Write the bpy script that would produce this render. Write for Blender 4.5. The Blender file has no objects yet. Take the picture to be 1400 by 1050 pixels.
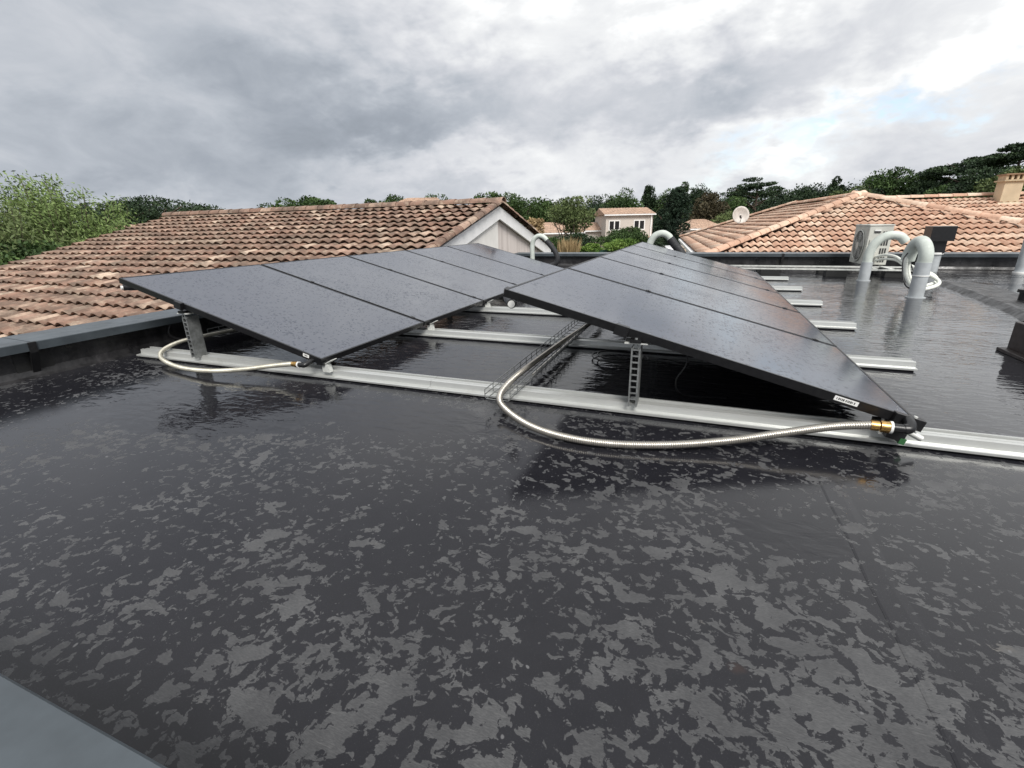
import bpy, math, random
import numpy as np
from mathutils import Vector, Matrix
random.seed(7); RNG = np.random.default_rng(7)
SC = bpy.context.scene; COL = SC.collection
R = math.radians
# ------------------------------------------------------------------ camera
FPX, PITCH, ROLL, HEAD, CAMH = 636.3, R(18.8), R(-1.24), R(21.43), .847
_c, _s = math.cos(PITCH), math.sin(PITCH); _ct, _st = math.cos(HEAD), math.sin(HEAD); _cr, _sr = math.cos(ROLL), math.sin(ROLL)
RIGHT = Vector((_ct, _st, 0)); FWD = Vector((-_st*_c, _ct*_c, -_s)); UP = Vector((-_st*_s, _ct*_s, _c))
IR = RIGHT*_cr + UP*_sr; IU = -RIGHT*_sr + UP*_cr
cam = bpy.data.cameras.new('camera'); camo = bpy.data.objects.new('camera', cam); COL.objects.link(camo)
cam.sensor_fit = 'HORIZONTAL'; cam.sensor_width = 36; cam.lens = 36*FPX/1400; cam.clip_start = .02; cam.clip_end = 3000
M = Matrix((IR, IU, -FWD)).transposed().to_4x4(); M.translation = Vector((0, 0, CAMH)); camo.matrix_world = M
SC.camera = camo
def ray(x, y):                       # direction in the place seen at a pixel of the photograph
    return IR*((x-700)/FPX) - IU*((y-525)/FPX) + FWD
def at(x, y, z=None, Y=None, X=None, d=None):
    D = ray(x, y)
    if z is not None: t = (z-CAMH)/D.z
    elif Y is not None: t = Y/D.y
    elif X is not None: t = X/D.x
    else: t = d/math.hypot(D.x, D.y)
    return D*t + Vector((0, 0, CAMH))
def pix(P):
    v = Vector(P) - Vector((0, 0, CAMH)); w = v.dot(FWD)
    if w < .01: return (-9999, -9999, w)
    return (700+FPX*v.dot(IR)/w, 525-FPX*v.dot(IU)/w, w)
# ------------------------------------------------------------------ node helpers
class NT:
    def __init__(s, tree): s.t = tree; s.n = tree.nodes; s.l = tree.links
    def new(s, typ, **kw):
        n = s.n.new(typ)
        for k, v in kw.items(): setattr(n, k, v)
        return n
    def put(s, sock, v):
        if isinstance(v, bpy.types.NodeSocket): s.l.new(v, sock)
        elif v is not None:
            if hasattr(sock.default_value, '__len__') and not hasattr(v, '__len__'): v = [v]*len(sock.default_value)
            if hasattr(v, '__len__') and len(sock.default_value) == 4 and len(v) == 3: v = (*v, 1)
            sock.default_value = v
    def math(s, op, a, b=None, c=None, clamp=False):
        n = s.new('ShaderNodeMath', operation=op, use_clamp=clamp)
        s.put(n.inputs[0], a)
        if b is not None: s.put(n.inputs[1], b)
        if c is not None: s.put(n.inputs[2], c)
        return n.outputs[0]
    def vmath(s, op, a, b=None, scale=None):
        n = s.new('ShaderNodeVectorMath', operation=op); s.put(n.inputs[0], a)
        if b is not None: s.put(n.inputs[1], b)
        if scale is not None: s.put(n.inputs['Scale'], scale)
        return n.outputs['Value'] if op in ('DOT_PRODUCT', 'LENGTH', 'DISTANCE') else n.outputs[0]
    def noise(s, vec, scale, detail=4, rough=.55, dist=0, col=False):
        n = s.new('ShaderNodeTexNoise'); s.put(n.inputs['Vector'], vec)
        s.put(n.inputs['Scale'], scale); s.put(n.inputs['Detail'], detail); s.put(n.inputs['Roughness'], rough); s.put(n.inputs['Distortion'], dist)
        return n.outputs['Color' if col else 'Fac']
    def vor(s, vec, scale, out='Distance', rand=1, feature='F1'):
        n = s.new('ShaderNodeTexVoronoi', feature=feature); s.put(n.inputs['Vector'], vec); s.put(n.inputs['Scale'], scale); s.put(n.inputs['Randomness'], rand)
        return n.outputs[out] if out else n
    def map(s, vec, loc=(0, 0, 0), rot=(0, 0, 0), scale=(1, 1, 1)):
        n = s.new('ShaderNodeMapping'); s.put(n.inputs[0], vec); s.put(n.inputs[1], loc); s.put(n.inputs[2], rot); s.put(n.inputs[3], scale)
        return n.outputs[0]
    def ss(s, v, a, b, lo=0., hi=1.):      # smooth step
        n = s.new('ShaderNodeMapRange', interpolation_type='SMOOTHSTEP'); s.put(n.inputs[0], v); s.put(n.inputs[1], a); s.put(n.inputs[2], b); s.put(n.inputs[3], lo); s.put(n.inputs[4], hi)
        return n.outputs[0]
    def lin(s, v, a, b, lo=0., hi=1.):
        n = s.new('ShaderNodeMapRange'); s.put(n.inputs[0], v); s.put(n.inputs[1], a); s.put(n.inputs[2], b); s.put(n.inputs[3], lo); s.put(n.inputs[4], hi)
        return n.outputs[0]
    def mix(s, f, a, b, mode='MIX'):
        n = s.new('ShaderNodeMix', data_type='RGBA', blend_type=mode); s.put(n.inputs[0], f); s.put(n.inputs[6], a); s.put(n.inputs[7], b)
        return n.outputs[2]
    def mixf(s, f, a, b):
        n = s.new('ShaderNodeMix', data_type='FLOAT'); s.put(n.inputs[0], f); s.put(n.inputs[2], a); s.put(n.inputs[3], b)
        return n.outputs[0]
    def ramp(s, f, stops):
        n = s.new('ShaderNodeValToRGB'); e = n.color_ramp.elements; s.put(n.inputs[0], f)
        while len(e) < len(stops): e.new(.5)
        for i, (p, c) in enumerate(stops): e[i].position = p; e[i].color = (*c, 1)
        return n.outputs[0]
    def bump(s, h, strength=.3, dist=.01, normal=None):
        n = s.new('ShaderNodeBump'); s.put(n.inputs['Height'], h); s.put(n.inputs['Strength'], strength); s.put(n.inputs['Distance'], dist)
        if normal is not None: s.put(n.inputs['Normal'], normal)
        return n.outputs[0]
    def pos(s): return s.new('ShaderNodeNewGeometry').outputs['Position']
    def xyz(s, v):
        n = s.new('ShaderNodeSeparateXYZ'); s.put(n.inputs[0], v); return n.outputs
    def comb(s, x, y, z):
        n = s.new('ShaderNodeCombineXYZ'); s.put(n.inputs[0], x); s.put(n.inputs[1], y); s.put(n.inputs[2], z); return n.outputs[0]
# ------------------------------------------------------------------ world: overcast sky with cloud cover over a clear sky
SUN_EL, SUN_AZ = R(48), R(-35)
w = bpy.data.worlds.new('World'); SC.world = w; w.use_nodes = True
q = NT(w.node_tree); bg = w.node_tree.nodes['Background']
sky = q.new('ShaderNodeTexSky', sky_type='NISHITA'); sky.sun_disc = False; sky.sun_elevation = SUN_EL; sky.sun_rotation = R(145)
tc = q.new('ShaderNodeTexCoord').outputs['Generated']
X_, Y_, Z_ = q.xyz(tc)
zz = q.math('ADD', q.math('MAXIMUM', Z_, 0.0), .55)
cp = q.comb(q.math('DIVIDE', X_, zz), q.math('DIVIDE', Y_, zz), q.math('MULTIPLY', Z_, 1.6))
warp = q.vmath('SCALE', q.vmath('SUBTRACT', q.noise(cp, 2.4, 5, .6, 0, True), (.5, .5, .5)), scale=.36)
warp2 = q.vmath('SCALE', q.vmath('SUBTRACT', q.noise(cp, 9, 4, .6, 0, True), (.5, .5, .5)), scale=.17)
dirw = q.vmath('ADD', q.vmath('ADD', tc, warp), warp2)
def blob(px, py, wx, wy, amp, rot=0):
    d = ray(px, py).normalized(); e = d.cross(Vector((0, 0, 1))).normalized(); f = e.cross(d)
    e, f = e*math.cos(R(rot)) + f*math.sin(R(rot)), -e*math.sin(R(rot)) + f*math.cos(R(rot))
    df = q.vmath('SUBTRACT', dirw, tuple(d))
    a = q.vmath('DOT_PRODUCT', df, tuple(e/(wx/FPX))); b = q.vmath('DOT_PRODUCT', df, tuple(f/(wy/FPX))); c = q.vmath('DOT_PRODUCT', df, tuple(d/.6))
    r2 = q.math('ADD', q.math('ADD', q.math('MULTIPLY', a, a), q.math('MULTIPLY', b, b)), q.math('MULTIPLY', c, c))
    return q.math('MULTIPLY', q.math('EXPONENT', q.math('MULTIPLY', r2, -1)), amp)
val = q.math('ADD', q.math('MULTIPLY', q.math('SUBTRACT', q.noise(cp, 1.7, 6, .55, .3), .5), .60), .53)
val = q.math('ADD', val, q.math('MULTIPLY', q.math('SUBTRACT', q.noise(cp, 5.5, 8, .62, .7), .5), .52))
BL = [(620, -15, 150, 60, .45, -8), (950, 30, 210, 45, .28, 20), (760, 60, 60, 60, .12, 0), (1230, 125, 260, 36, .22, 14), (1350, 210, 220, 50, .14, 8), (780, 225, 130, 42, .34, 0), (560, 235, 120, 34, .30, 0), (1020, 215, 120, 50, .20, 0),
      (1500, -230, 300, 190, .5, 0), (420, 130, 150, 65, -.30, -25), (330, 215, 130, 50, -.16, 0), (690, 120, 110, 60, -.24, 20), (1050, 110, 200, 34, -.10, 20), (540, 140, 60, 55, -.14, 0), (690, 190, 60, 35, -.14, 0), (1180, 60, 160, 30, -.03, 12), (960, 150, 60, 50, -.20, 40), (1300, 30, 200, 40, -.02, 12),
      (150, 160, 220, 90, -.10, 0), (130, 60, 150, 30, .12, -30), (20, 90, 40, 25, .12, -40), (255, 160, 90, 40, .08, -20), (840, 130, 70, 30, -.20, 0), (1350, 100, 80, 25, .1, 0), (100, 235, 200, 30, -.06, 0)]
val = q.math('ADD', val, q.math('ADD', q.ss(Z_, .28, .75, 0, .45), .10))
for b in BL: val = q.math('ADD', val, blob(*b))
cloud = q.ramp(q.math('MULTIPLY', val, .8), [(0.0, (.21, .235, .27)), (.22, (.30, .33, .375)), (.42, (.40, .43, .475)), (.66, (.56, .575, .61)), (.9, (.74, .75, .76)), (1, (.90, .91, .91))])
hole = q.math('ADD', q.math('ADD', blob(1130, 180, 60, 12, .75, 12), blob(1350, 160, 75, 11, .8, 14)), q.math('ADD', blob(1010, 240, 60, 12, .55, 6), blob(1220, 165, 45, 9, .6, 0)))
hole = q.math('MULTIPLY', hole, q.ss(q.noise(cp, 6, 5, .6), .42, .62))
clear = q.mix(1, q.mix(1, sky.outputs[0], (.12, .12, .12), 'MULTIPLY'), (.22, .24, .26), 'ADD')
q.put(bg.inputs[0], q.mix(hole, cloud, clear)); bg.inputs[1].default_value = 1.0
sun = bpy.data.lights.new('sun', 'SUN'); sun.energy = 3.2; sun.angle = R(24); sun.color = (1, .97, .92)
suno = bpy.data.objects.new('sun', sun); COL.objects.link(suno)
sd = Vector((math.cos(SUN_EL)*math.sin(R(145)), math.cos(SUN_EL)*math.cos(R(145)), math.sin(SUN_EL)))
suno.rotation_euler = sd.to_track_quat('Z', 'Y').to_euler(); suno.location = (0, 0, 30)
vs = SC.view_settings; vs.view_transform = 'Standard'; vs.look = 'None'; vs.exposure = .3; vs.gamma = 1; vs.use_curve_mapping = False
# ------------------------------------------------------------------ mesh helpers
class MB:
    def __init__(s): s.v = []; s.f = []; s.sm = []
    def add(s, vs_, fs, smooth=False):
        o = len(s.v); s.v += [tuple(x) for x in vs_]; s.f += [tuple(i+o for i in f) for f in fs]; s.sm += [smooth]*len(fs); return s
    def box(s, x0, x1, y0, y1, z0, z1, m=None):
        v = [Vector((x, y, z)) for z in (z0, z1) for y in (y0, y1) for x in (x0, x1)]
        if m is not None: v = [m @ p for p in v]
        return s.add(v, [(0, 2, 3, 1), (4, 5, 7, 6), (0, 1, 5, 4), (2, 6, 7, 3), (0, 4, 6, 2), (1, 3, 7, 5)])
    def prism(s, poly, fn, a, b):     # closed outline (p, q) -> fn(p, q, t), swept from t=a to t=b
        n = len(poly); v = [fn(p, r_, a) for p, r_ in poly] + [fn(p, r_, b) for p, r_ in poly]
        return s.add(v, [(i, (i+1) % n, n+(i+1) % n, n+i) for i in range(n)] + [tuple(range(n))[::-1], tuple(range(n, 2*n))])
    def tube(s, path, rad, n=10, cap=True):
        path = [Vector(p) for p in path]; k = len(path); rs = rad if hasattr(rad, '__len__') else [rad]*k
        vs_ = []; prev = None
        for i, p in enumerate(path):
            t = (path[min(i+1, k-1)] - path[max(i-1, 0)]).normalized()
            if prev is None:
                a = t.cross(Vector((0, 0, 1)));  a = a.normalized() if a.length > 1e-3 else Vector((1, 0, 0))
            else:
                a = (prev - t*prev.dot(t)).normalized()
            prev = a; b = t.cross(a)
            vs_ += [p + (a*math.cos(2*math.pi*j/n) + b*math.sin(2*math.pi*j/n))*rs[i] for j in range(n)]
        fs = [(i*n+j, i*n+(j+1) % n, (i+1)*n+(j+1) % n, (i+1)*n+j) for i in range(k-1) for j in range(n)]
        s.add(vs_, fs, True)
        if cap: s.add(vs_[:n], [tuple(range(n))[::-1]]); s.add(vs_[-n:], [tuple(range(n))])
        return s
    def build(s, name, mat, parent=None, label=None, kind=None):
        me = bpy.data.meshes.new(name); me.from_pydata(s.v, [], s.f); me.update()
        me.polygons.foreach_set('use_smooth', s.sm)
        if mat: me.materials.append(mat)
        return link(me, name, parent, label, kind)
def link(me, name, parent=None, label=None, kind=None):
    o = bpy.data.objects.new(name, me); COL.objects.link(o)
    if parent is not None: o.parent = parent
    if label: o['label'] = label
    if kind: o['kind'] = kind
    return o
def thing(name, label, cat, loc=(0, 0, 0), rz=0, group=None):
    o = bpy.data.objects.new(name, None); COL.objects.link(o); o.location = loc; o.rotation_euler = (0, 0, rz); o.empty_display_size = .1
    o['label'] = label; o['category'] = cat
    if group: o['group'] = group
    return o
def tag(o, label, cat, group=None):
    o['label'] = label; o['category'] = cat
    if group: o['group'] = group
    return o
def dup(root, loc=None, label=None, rz=None):
    r_ = root.copy(); COL.objects.link(r_)
    if loc is not None: r_.location = loc
    if rz is not None: r_.rotation_euler = (0, 0, rz)
    if label: r_['label'] = label
    for ch in list(root.children):
        c = ch.copy(); COL.objects.link(c); c.parent = r_
        for g in list(ch.children):
            d = g.copy(); COL.objects.link(d); d.parent = c
    return r_
def bevel(o, wd=.004, seg=2):
    m = o.modifiers.new('bevel', 'BEVEL'); m.width = wd; m.segments = seg; m.limit_method = 'ANGLE'; return o
def spline(pts, n=12):
    P = [Vector(p) for p in pts]; P = [P[0]*2-P[1]] + P + [P[-1]*2-P[-2]]; out = []
    for i in range(1, len(P)-2):
        a, b, c, d = P[i-1:i+3]
        for k in range(n):
            t = k/n; out.append(.5*((2*b) + (c-a)*t + (2*a-5*b+4*c-d)*t*t + (3*b-a-3*c+d)*t**3))
    return out + [P[-2]]
def resample(path, step):
    out = [path[0]]; acc = 0
    for a, b in zip(path, path[1:]):
        L = (b-a).length
        if L < 1e-9: continue
        t = step-acc
        while t <= L: out.append(a+(b-a)*(t/L)); t += step
        acc = (acc+L) % step
    return out
# ------------------------------------------------------------------ materials
def mat(name, fn):
    m = bpy.data.materials.new(name); m.use_nodes = True; q_ = NT(m.node_tree); b = m.node_tree.nodes['Principled BSDF']; fn(q_, b.inputs); return m
def simple(name, col, rough=.5, metal=0, var=.15, sc=8, bump=.1, bsc=60, bd=.003, spec=None):
    def f(q_, b):
        p = q_.pos(); n = q_.noise(p, sc, 5, .6)
        lo = tuple(c*(1-var) for c in col); hi = tuple(min(1, c*(1+var)) for c in col)
        q_.put(b['Base Color'], q_.mix(q_.ss(n, .3, .7), lo, hi)); q_.put(b['Metallic'], metal)
        q_.put(b['Roughness'], q_.lin(q_.noise(p, sc*3, 3), .3, .7, rough*.8, min(1, rough*1.2)))
        if bump: q_.put(b['Normal'], q_.bump(q_.noise(p, bsc, 3), bump, bd))
        if spec is not None: q_.put(b['Specular IOR Level'], spec)
    return mat(name, f)
def f_roof(q_, b):
    p = q_.pos(); x, y, z = q_.xyz(p)
    pw = q_.vmath('ADD', p, q_.vmath('SCALE', q_.vmath('SUBTRACT', q_.noise(p, 9, 3, .6, 0, True), (.5, .5, .5)), scale=.05))
    big = q_.noise(p, 1.3, 3, .5); big2 = q_.noise(q_.map(p, (3.3, 1.2, 0)), 3.2, 3, .6)
    patch = q_.noise(q_.map(pw, rot=(0, 0, .35), scale=(1, 1.35, 1)), 12.5, 5, .58, .25); patch2 = q_.noise(q_.map(pw, (5, 7, 0)), 34, 4, .6, .3)
    # where the membrane is drying: foreground, more so to the front right; none where the water stands between and beyond the rails
    def ell(cx, cy, rx, ry, e=.35):
        a = q_.math('DIVIDE', q_.math('SUBTRACT', x, cx), rx); c = q_.math('DIVIDE', q_.math('SUBTRACT', y, cy), ry)
        r_ = q_.math('SQRT', q_.math('ADD', q_.math('MULTIPLY', a, a), q_.math('MULTIPLY', c, c)))
        r_ = q_.math('ADD', r_, q_.math('MULTIPLY', q_.math('SUBTRACT', q_.noise(p, 4, 5, .6), .5), .9))
        return q_.ss(r_, 1-e, 1, 1, 0)
    pud = q_.math('MAXIMUM', ell(-2.35, 1.5, .75, .34, .12), ell(-1.35, 1.72, .65, .2, .12))
    pud = q_.math('MAXIMUM', pud, ell(.32, 1.32, .16, .09, .12))
    stand = q_.ss(q_.math('ADD', y, q_.math('MULTIPLY', q_.math('SUBTRACT', big2, .5), .22)), 2.02, 2.10)
    stand = q_.math('MAXIMUM', stand, pud)
    nearr = q_.math('MULTIPLY', q_.ss(x, -1.0, .6), q_.ss(y, 1.9, .5))
    thr = q_.math('ADD', q_.math('ADD', .585, q_.math('MULTIPLY', nearr, -.045)), q_.math('MULTIPLY', q_.math('SUBTRACT', big, .5), -.28))
    thr = q_.math('ADD', thr, q_.math('MULTIPLY', q_.math('SUBTRACT', big2, .5), -.18))
    thr = q_.math('ADD', thr, q_.math('MULTIPLY', q_.ss(x, -.4, -2.2), .018))
    thr2 = q_.math('ADD', thr, .004)
    scal = q_.math('MULTIPLY', q_.math('SUBTRACT', q_.vor(pw, 62), .45), q_.lin(big2, .35, .65, .0, .075))
    patch = q_.math('ADD', patch, scal); patch2 = q_.math('ADD', patch2, q_.math('MULTIPLY', scal, .6))
    dry = q_.math('MAXIMUM', q_.ss(q_.math('SUBTRACT', patch, thr), -.007, .012), q_.ss(q_.math('SUBTRACT', patch2, thr2), -.008, .014))
    dry = q_.math('MULTIPLY', dry, q_.math('SUBTRACT', 1, stand))
    grain = q_.noise(p, 420, 3, .7); scr = q_.noise(q_.map(p, rot=(0, 0, .5), scale=(14, 260, 1)), 1, 2)
    dcol = q_.mix(q_.noise(p, 60, 4, .7), (.038, .038, .040), (.070, .070, .072))
    dcol = q_.mix(q_.ss(q_.noise(p, 5.5, 3), .4, .65, 0, .55), dcol, (.090, .090, .091))
    gr2 = q_.noise(q_.map(p, rot=(0, 0, .5), scale=(1, 4.5, 1)), 95, 4, .8)
    dcol = q_.mix(q_.ss(gr2, .38, .66), q_.mix(1, dcol, (.72, .73, .75), 'MULTIPLY'), q_.mix(1, dcol, (1.25, 1.25, 1.25), 'MULTIPLY'))
    dcol = q_.mix(q_.ss(scr, .62, .75, 0, .30), dcol, (.18, .18, .175))
    spot = q_.ss(q_.noise(q_.map(p, (1, 9, 0)), 7, 3, .6), .66, .76, 0, .5)
    wetr = q_.math('MULTIPLY', q_.ss(x, 1.3, 2.2), q_.ss(q_.noise(q_.map(p, scale=(1, 1.6, 1)), 1.7, 5, .62), .56, .60))
    stand = q_.math('MULTIPLY', stand, q_.math('SUBTRACT', 1, q_.math('MULTIPLY', wetr, .55)))
    dcol = q_.mix(spot, dcol, (.15, .135, .115))
    wcol = q_.mix(q_.noise(p, 12, 5, .7), (.009, .009, .0115), (.017, .017, .021))
    wcol = q_.mix(q_.math('MULTIPLY', q_.ss(grain, .60, .70), .5), wcol, (.07, .07, .075))
    rs = at(1005, 912, z=0); rd = q_.vmath('DISTANCE', pw, (rs.x, rs.y, 0)); rfac = q_.ss(rd, .02, .004, 0, .12)
    wcol = q_.mix(rfac, wcol, (.12, .055, .03))
    fk = q_.vor(q_.map(pw, (2, 2, 0)), 34, None); fr = q_.xyz(fk.outputs['Color'])
    fleck = q_.math('MULTIPLY', q_.ss(q_.math('SUBTRACT', q_.math('MULTIPLY', q_.math('SUBTRACT', fr[0], .80), .9), fk.outputs['Distance']), 0, .05), q_.math('SUBTRACT', 1, stand))
    base = q_.mix(dry, wcol, dcol)
    q_.put(b['Base Color'], q_.mix(q_.math('MULTIPLY', fleck, .8), base, (.13, .13, .135)))
    film = q_.lin(q_.noise(p, 30, 4, .6), .3, .7, .035, .10)
    rg = q_.mixf(stand, film, .035)
    q_.put(b['Roughness'], q_.mixf(dry, rg, q_.lin(grain, .3, .7, .36, .5)))
    q_.put(b['IOR'], q_.mixf(dry, q_.mixf(q_.ss(x, .8, 1.8), 1.38, 2.0), 1.42))
    # relief: membrane grain and film edge, ripples where the wind reaches the standing water
    rip = q_.math('ADD', q_.noise(q_.map(p, rot=(0, 0, R(20)), scale=(1, 2.2, 1)), 9, 3, .5, .5), q_.math('MULTIPLY', q_.noise(q_.map(p, rot=(0, 0, R(-10)), scale=(1, 2.2, 1)), 45, 2, .5), .05))
    ramt = q_.math('ADD', q_.math('MULTIPLY', q_.ss(x, .6, 1.8), q_.ss(y, 2.6, 4.2)), q_.math('MULTIPLY', q_.ss(y, 5.2, 7.5), .3))
    ramt = q_.math('MULTIPLY', q_.math('ADD', q_.math('MULTIPLY', ramt, q_.math('MAXIMUM', q_.lin(q_.noise(q_.map(p, (8, 3, 0), scale=(1, 1.8, 1)), 1.6, 3, .6), .42, .60, .05, 1.25), .05)), 1.0), stand)
    n1 = q_.bump(rip, ramt, .0034)
    rough_h = q_.math('ADD', q_.math('MULTIPLY', q_.noise(p, 130, 4, .7), .6), q_.math('MULTIPLY', dry, 1.0))
    n2 = q_.bump(rough_h, q_.mixf(stand, .10, .0), .003, n1)
    q_.put(b['Normal'], n2)
MROOF = mat('wet_membrane', f_roof)
def f_upstand(q_, b):
    p = q_.pos(); x, y, z = q_.xyz(p)
    q_.put(b['Base Color'], q_.mix(q_.ss(q_.noise(q_.map(p, scale=(1, 1, .4)), 7, 5, .65), .35, .7), (.007, .007, .008), (.034, .033, .035)))
    q_.put(b['Roughness'], q_.lin(q_.noise(p, 9, 4), .3, .7, .22, .6)); q_.put(b['Normal'], q_.bump(q_.noise(p, 14, 5, .6), .5, .012))
MUP = mat('upstand_membrane', f_upstand)
MCOP = simple('coping_slate_blue', (.058, .070, .080), .36, 0, .2, 5, .05, 300, .001)
MDARK = simple('black_rubber', (.012, .012, .012), .6, 0, .2, 20, .2)
def f_alu(q_, b):
    p = q_.pos(); st = q_.noise(q_.map(p, scale=(1.5, 160, 160)), 1, 3, .6); dirt = q_.noise(p, 5, 5, .65)
    c = q_.mix(st, (.50, .51, .50), (.62, .63, .61)); q_.put(b['Base Color'], q_.mix(q_.ss(dirt, .5, .75, 0, .35), c, (.33, .32, .30)))
    q_.put(b['Metallic'], .55); q_.put(b['Roughness'], q_.lin(dirt, .3, .7, .28, .45))
MALU = mat('aluminium', f_alu)
MALU2 = simple('matt_aluminium', (.66, .67, .64), .5, .3, .15, 25, .1, 120, .001)
MGALV = simple('galvanised_steel', (.24, .25, .25), .5, .6, .25, 30, .15, 90, .001)
MBRASS = simple('brass', (.62, .38, .13), .3, .95, .15, 40, .1)
def f_steel(q_, b):
    p = q_.pos(); q_.put(b['Base Color'], q_.mix(q_.noise(p, 20, 4), (.42, .39, .34), (.68, .65, .59))); q_.put(b['Metallic'], .85); q_.put(b['Roughness'], .32)
MSTEEL = mat('corrugated_steel', f_steel)
MHOSE = simple('pale_hose', (.55, .53, .45), .38, .45, .15, 12, .1)
MBLK = simple('black_plastic', (.010, .010, .011), .35, 0, .2, 30, .05)
MFRAME = simple('black_anodised_frame', (.008, .008, .009), .38, .2, .2, 30, .04)
MPVC = simple('grey_pvc', (.40, .425, .44), .4, 0, .12, 7, .05)
MFOAM = simple('pale_insulation', (.50, .54, .50), .6, 0, .10, 10, .25, 60, .003)
MFOAMW = simple('white_insulation', (.74, .76, .70), .6, 0, .06, 10, .2, 60, .003)
MBFOAM = simple('black_insulation', (.022, .023, .026), .7, 0, .2, 12, .3, 80, .003)
MWHITE = simple('white_plastic', (.78, .78, .76), .4, 0, .05)
MAC = simple('ac_cream', (.50, .50, .455), .45, 0, .08, 6, .04)
MACD = simple('ac_dark', (.03, .03, .03), .6)
MACG = simple('ac_fan_grey', (.30, .30, .30), .5)
MGREEN = simple('green_plastic', (.03, .12, .04), .5)
def f_glass(q_, b):
    oi = q_.new('ShaderNodeObjectInfo'); p = q_.pos()
    pl = q_.vmath('ADD', p, q_.vmath('SCALE', q_.comb(1, 1, 1), scale=q_.math('MULTIPLY', oi.outputs['Random'], 7)))
    big = q_.noise(pl, 2.2, 4, .6); mid = q_.noise(pl, 9, 4, .6)
    v = q_.vor(pl, 58, None); rnd = q_.xyz(v.outputs['Color'])
    dens = q_.lin(big, .3, .7, .44, .15)
    rad = q_.math('MULTIPLY', q_.math('SUBTRACT', rnd[0], dens), .78)
    drop = q_.ss(q_.math('SUBTRACT', rad, v.outputs['Distance']), 0, .09)
    v2 = q_.vor(pl, 170, None); r2 = q_.xyz(v2.outputs['Color'])
    drop2 = q_.ss(q_.math('SUBTRACT', q_.math('MULTIPLY', q_.math('SUBTRACT', r2[0], .5), .7), v2.outputs['Distance']), 0, .1)
    q_.put(b['Base Color'], q_.mix(q_.ss(mid, .45, .75, 0, .6), (.032, .039, .060), (.050, .057, .076)))
    q_.put(b['Roughness'], q_.math('ADD', q_.lin(big, .3, .7, .10, .17), q_.math('MULTIPLY', drop, .12))); q_.put(b['IOR'], 2.5)
    h = q_.math('ADD', q_.math('MULTIPLY', drop, 1), q_.math('MULTIPLY', drop2, .10))
    q_.put(b['Normal'], q_.bump(h, .9, .0022))
    q_.put(b['Specular IOR Level'], q_.mixf(q_.math('MULTIPLY', drop, .8), .5, .08))
MGLASS = mat('wet_panel_glass', f_glass)
# ------------------------------------------------------------------ terrain
def f_grass(q_, b):
    p = q_.pos(); q_.put(b['Base Color'], q_.mix(q_.noise(p, .25, 6, .7), (.022, .04, .012), (.07, .085, .03))); q_.put(b['Roughness'], .95)
GZ = -3.6
g = MB().add([(-900, -900, GZ), (900, -900, GZ), (900, 900, GZ), (-900, 900, GZ)], [(0, 1, 2, 3)]).build('ground', mat('grass_ground', f_grass)); g['kind'] = 'structure'
# ------------------------------------------------------------------ flat roof
RX0, RX1, RY0, RY1 = -3.86, 9.5, .17, 10.0
o = MB().box(RX0-.3, RX1+.3, RY0-.3, RY1+.3, -.25, 0).build('flat_roof', MROOF); o['kind'] = 'structure'
# welded laps of the membrane sheets: slight steps on the roof
def lap(x0, y0, x1, y1, wd=.05, h=.0017):
    a = Vector((x0, y0, 0)); b = Vector((x1, y1, 0)); d = (b-a).normalized(); nrm = Vector((-d.y, d.x, 0))
    m = MB(); k = max(2, int((b-a).length/.15)); vs_ = []
    for i in range(k+1):
        p = a.lerp(b, i/k) + nrm*random.uniform(-.003, .003)
        for off, zz_ in ((0, .0005), (.006, h), (wd, h), (wd+.02, .0005)): vs_.append(p+nrm*off+Vector((0, 0, zz_)))
    fs = [(i*4+j, i*4+j+1, i*4+5+j, i*4+4+j) for i in range(k) for j in range(3)]
    m.add(vs_, [f[::-1] for f in fs])
    return m.build('membrane_seam', MROOF, o)
sa, sb = at(1118, 655, z=0), at(1330, 1090, z=0)
for s_ in ((sa.x, sa.y, sb.x, sb.y), (1.95, 5.05, 2.6, 5.03), (2.05, 2.75, 5.2, 2.65), (.1, 2.5, .1, 9.9), (3.6, 8.8, 5.8, 9.3), (3.4, 9.3, 6.6, 9.0)): lap(*s_)
o = MB().box(RX0-.25, RX1+.25, -.12, RY1+.25, GZ, -.26).build('building_wall', simple('render_beige', (.5, .46, .4), .9)); tag(o, 'rendered wall of the flat roofed house under the black roof', 'wall')
# parapets
def parapet(name, label, a, b, inward, h=.226, wd=.33, joints=(), hang=.055):
    """a->b: inner face line at roof level; coping split at joints (metres from a)"""
    a = Vector((*a, 0)); b = Vector((*b, 0)); d = (b-a).normalized(); n_ = Vector((*inward, 0)); L = (b-a).length
    t = thing(name, label, 'parapet')
    def fn(p, z, s_): return a + d*s_ + n_*p + Vector((0, 0, z))
    MB().prism([(-.27, -.2), (.045, -.2), (.045, 0.0), (.02, .012), (0, .05), (0, h-.02), (-.27, h-.02)], fn, 0, L).build('upstand', MUP, t)
    cuts = [0] + list(joints) + [L]
    for s0, s1 in zip(cuts, cuts[1:]):
        c = MB().prism([(.055, h-hang), (.058, h-hang), (.06, h-.004), (.056, h), (.06-wd, h+.008), (.055-wd, h+.004), (.055-wd, h-hang), (.058-wd, h-hang), (.06-wd, h-.004), (.05, h-.006)], fn, s0+.003, s1-.003).build('coping', MCOP, t)
    for j in joints:
        MB().prism([(.0, .0), (.064, h-hang-.012), (.066, h-.002), (.06, h+.001), (.045, h-.03), (.012, .05)], fn, j-.02, j+.02).build('joint_strip', MBLK, t)
        MB().prism([(-.0, .02), (.004, .02), (.004, h-.04), (0, h-.04)], fn, j-.09, j+.10).build('membrane_patch', MDARK, t)
    return t
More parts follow.
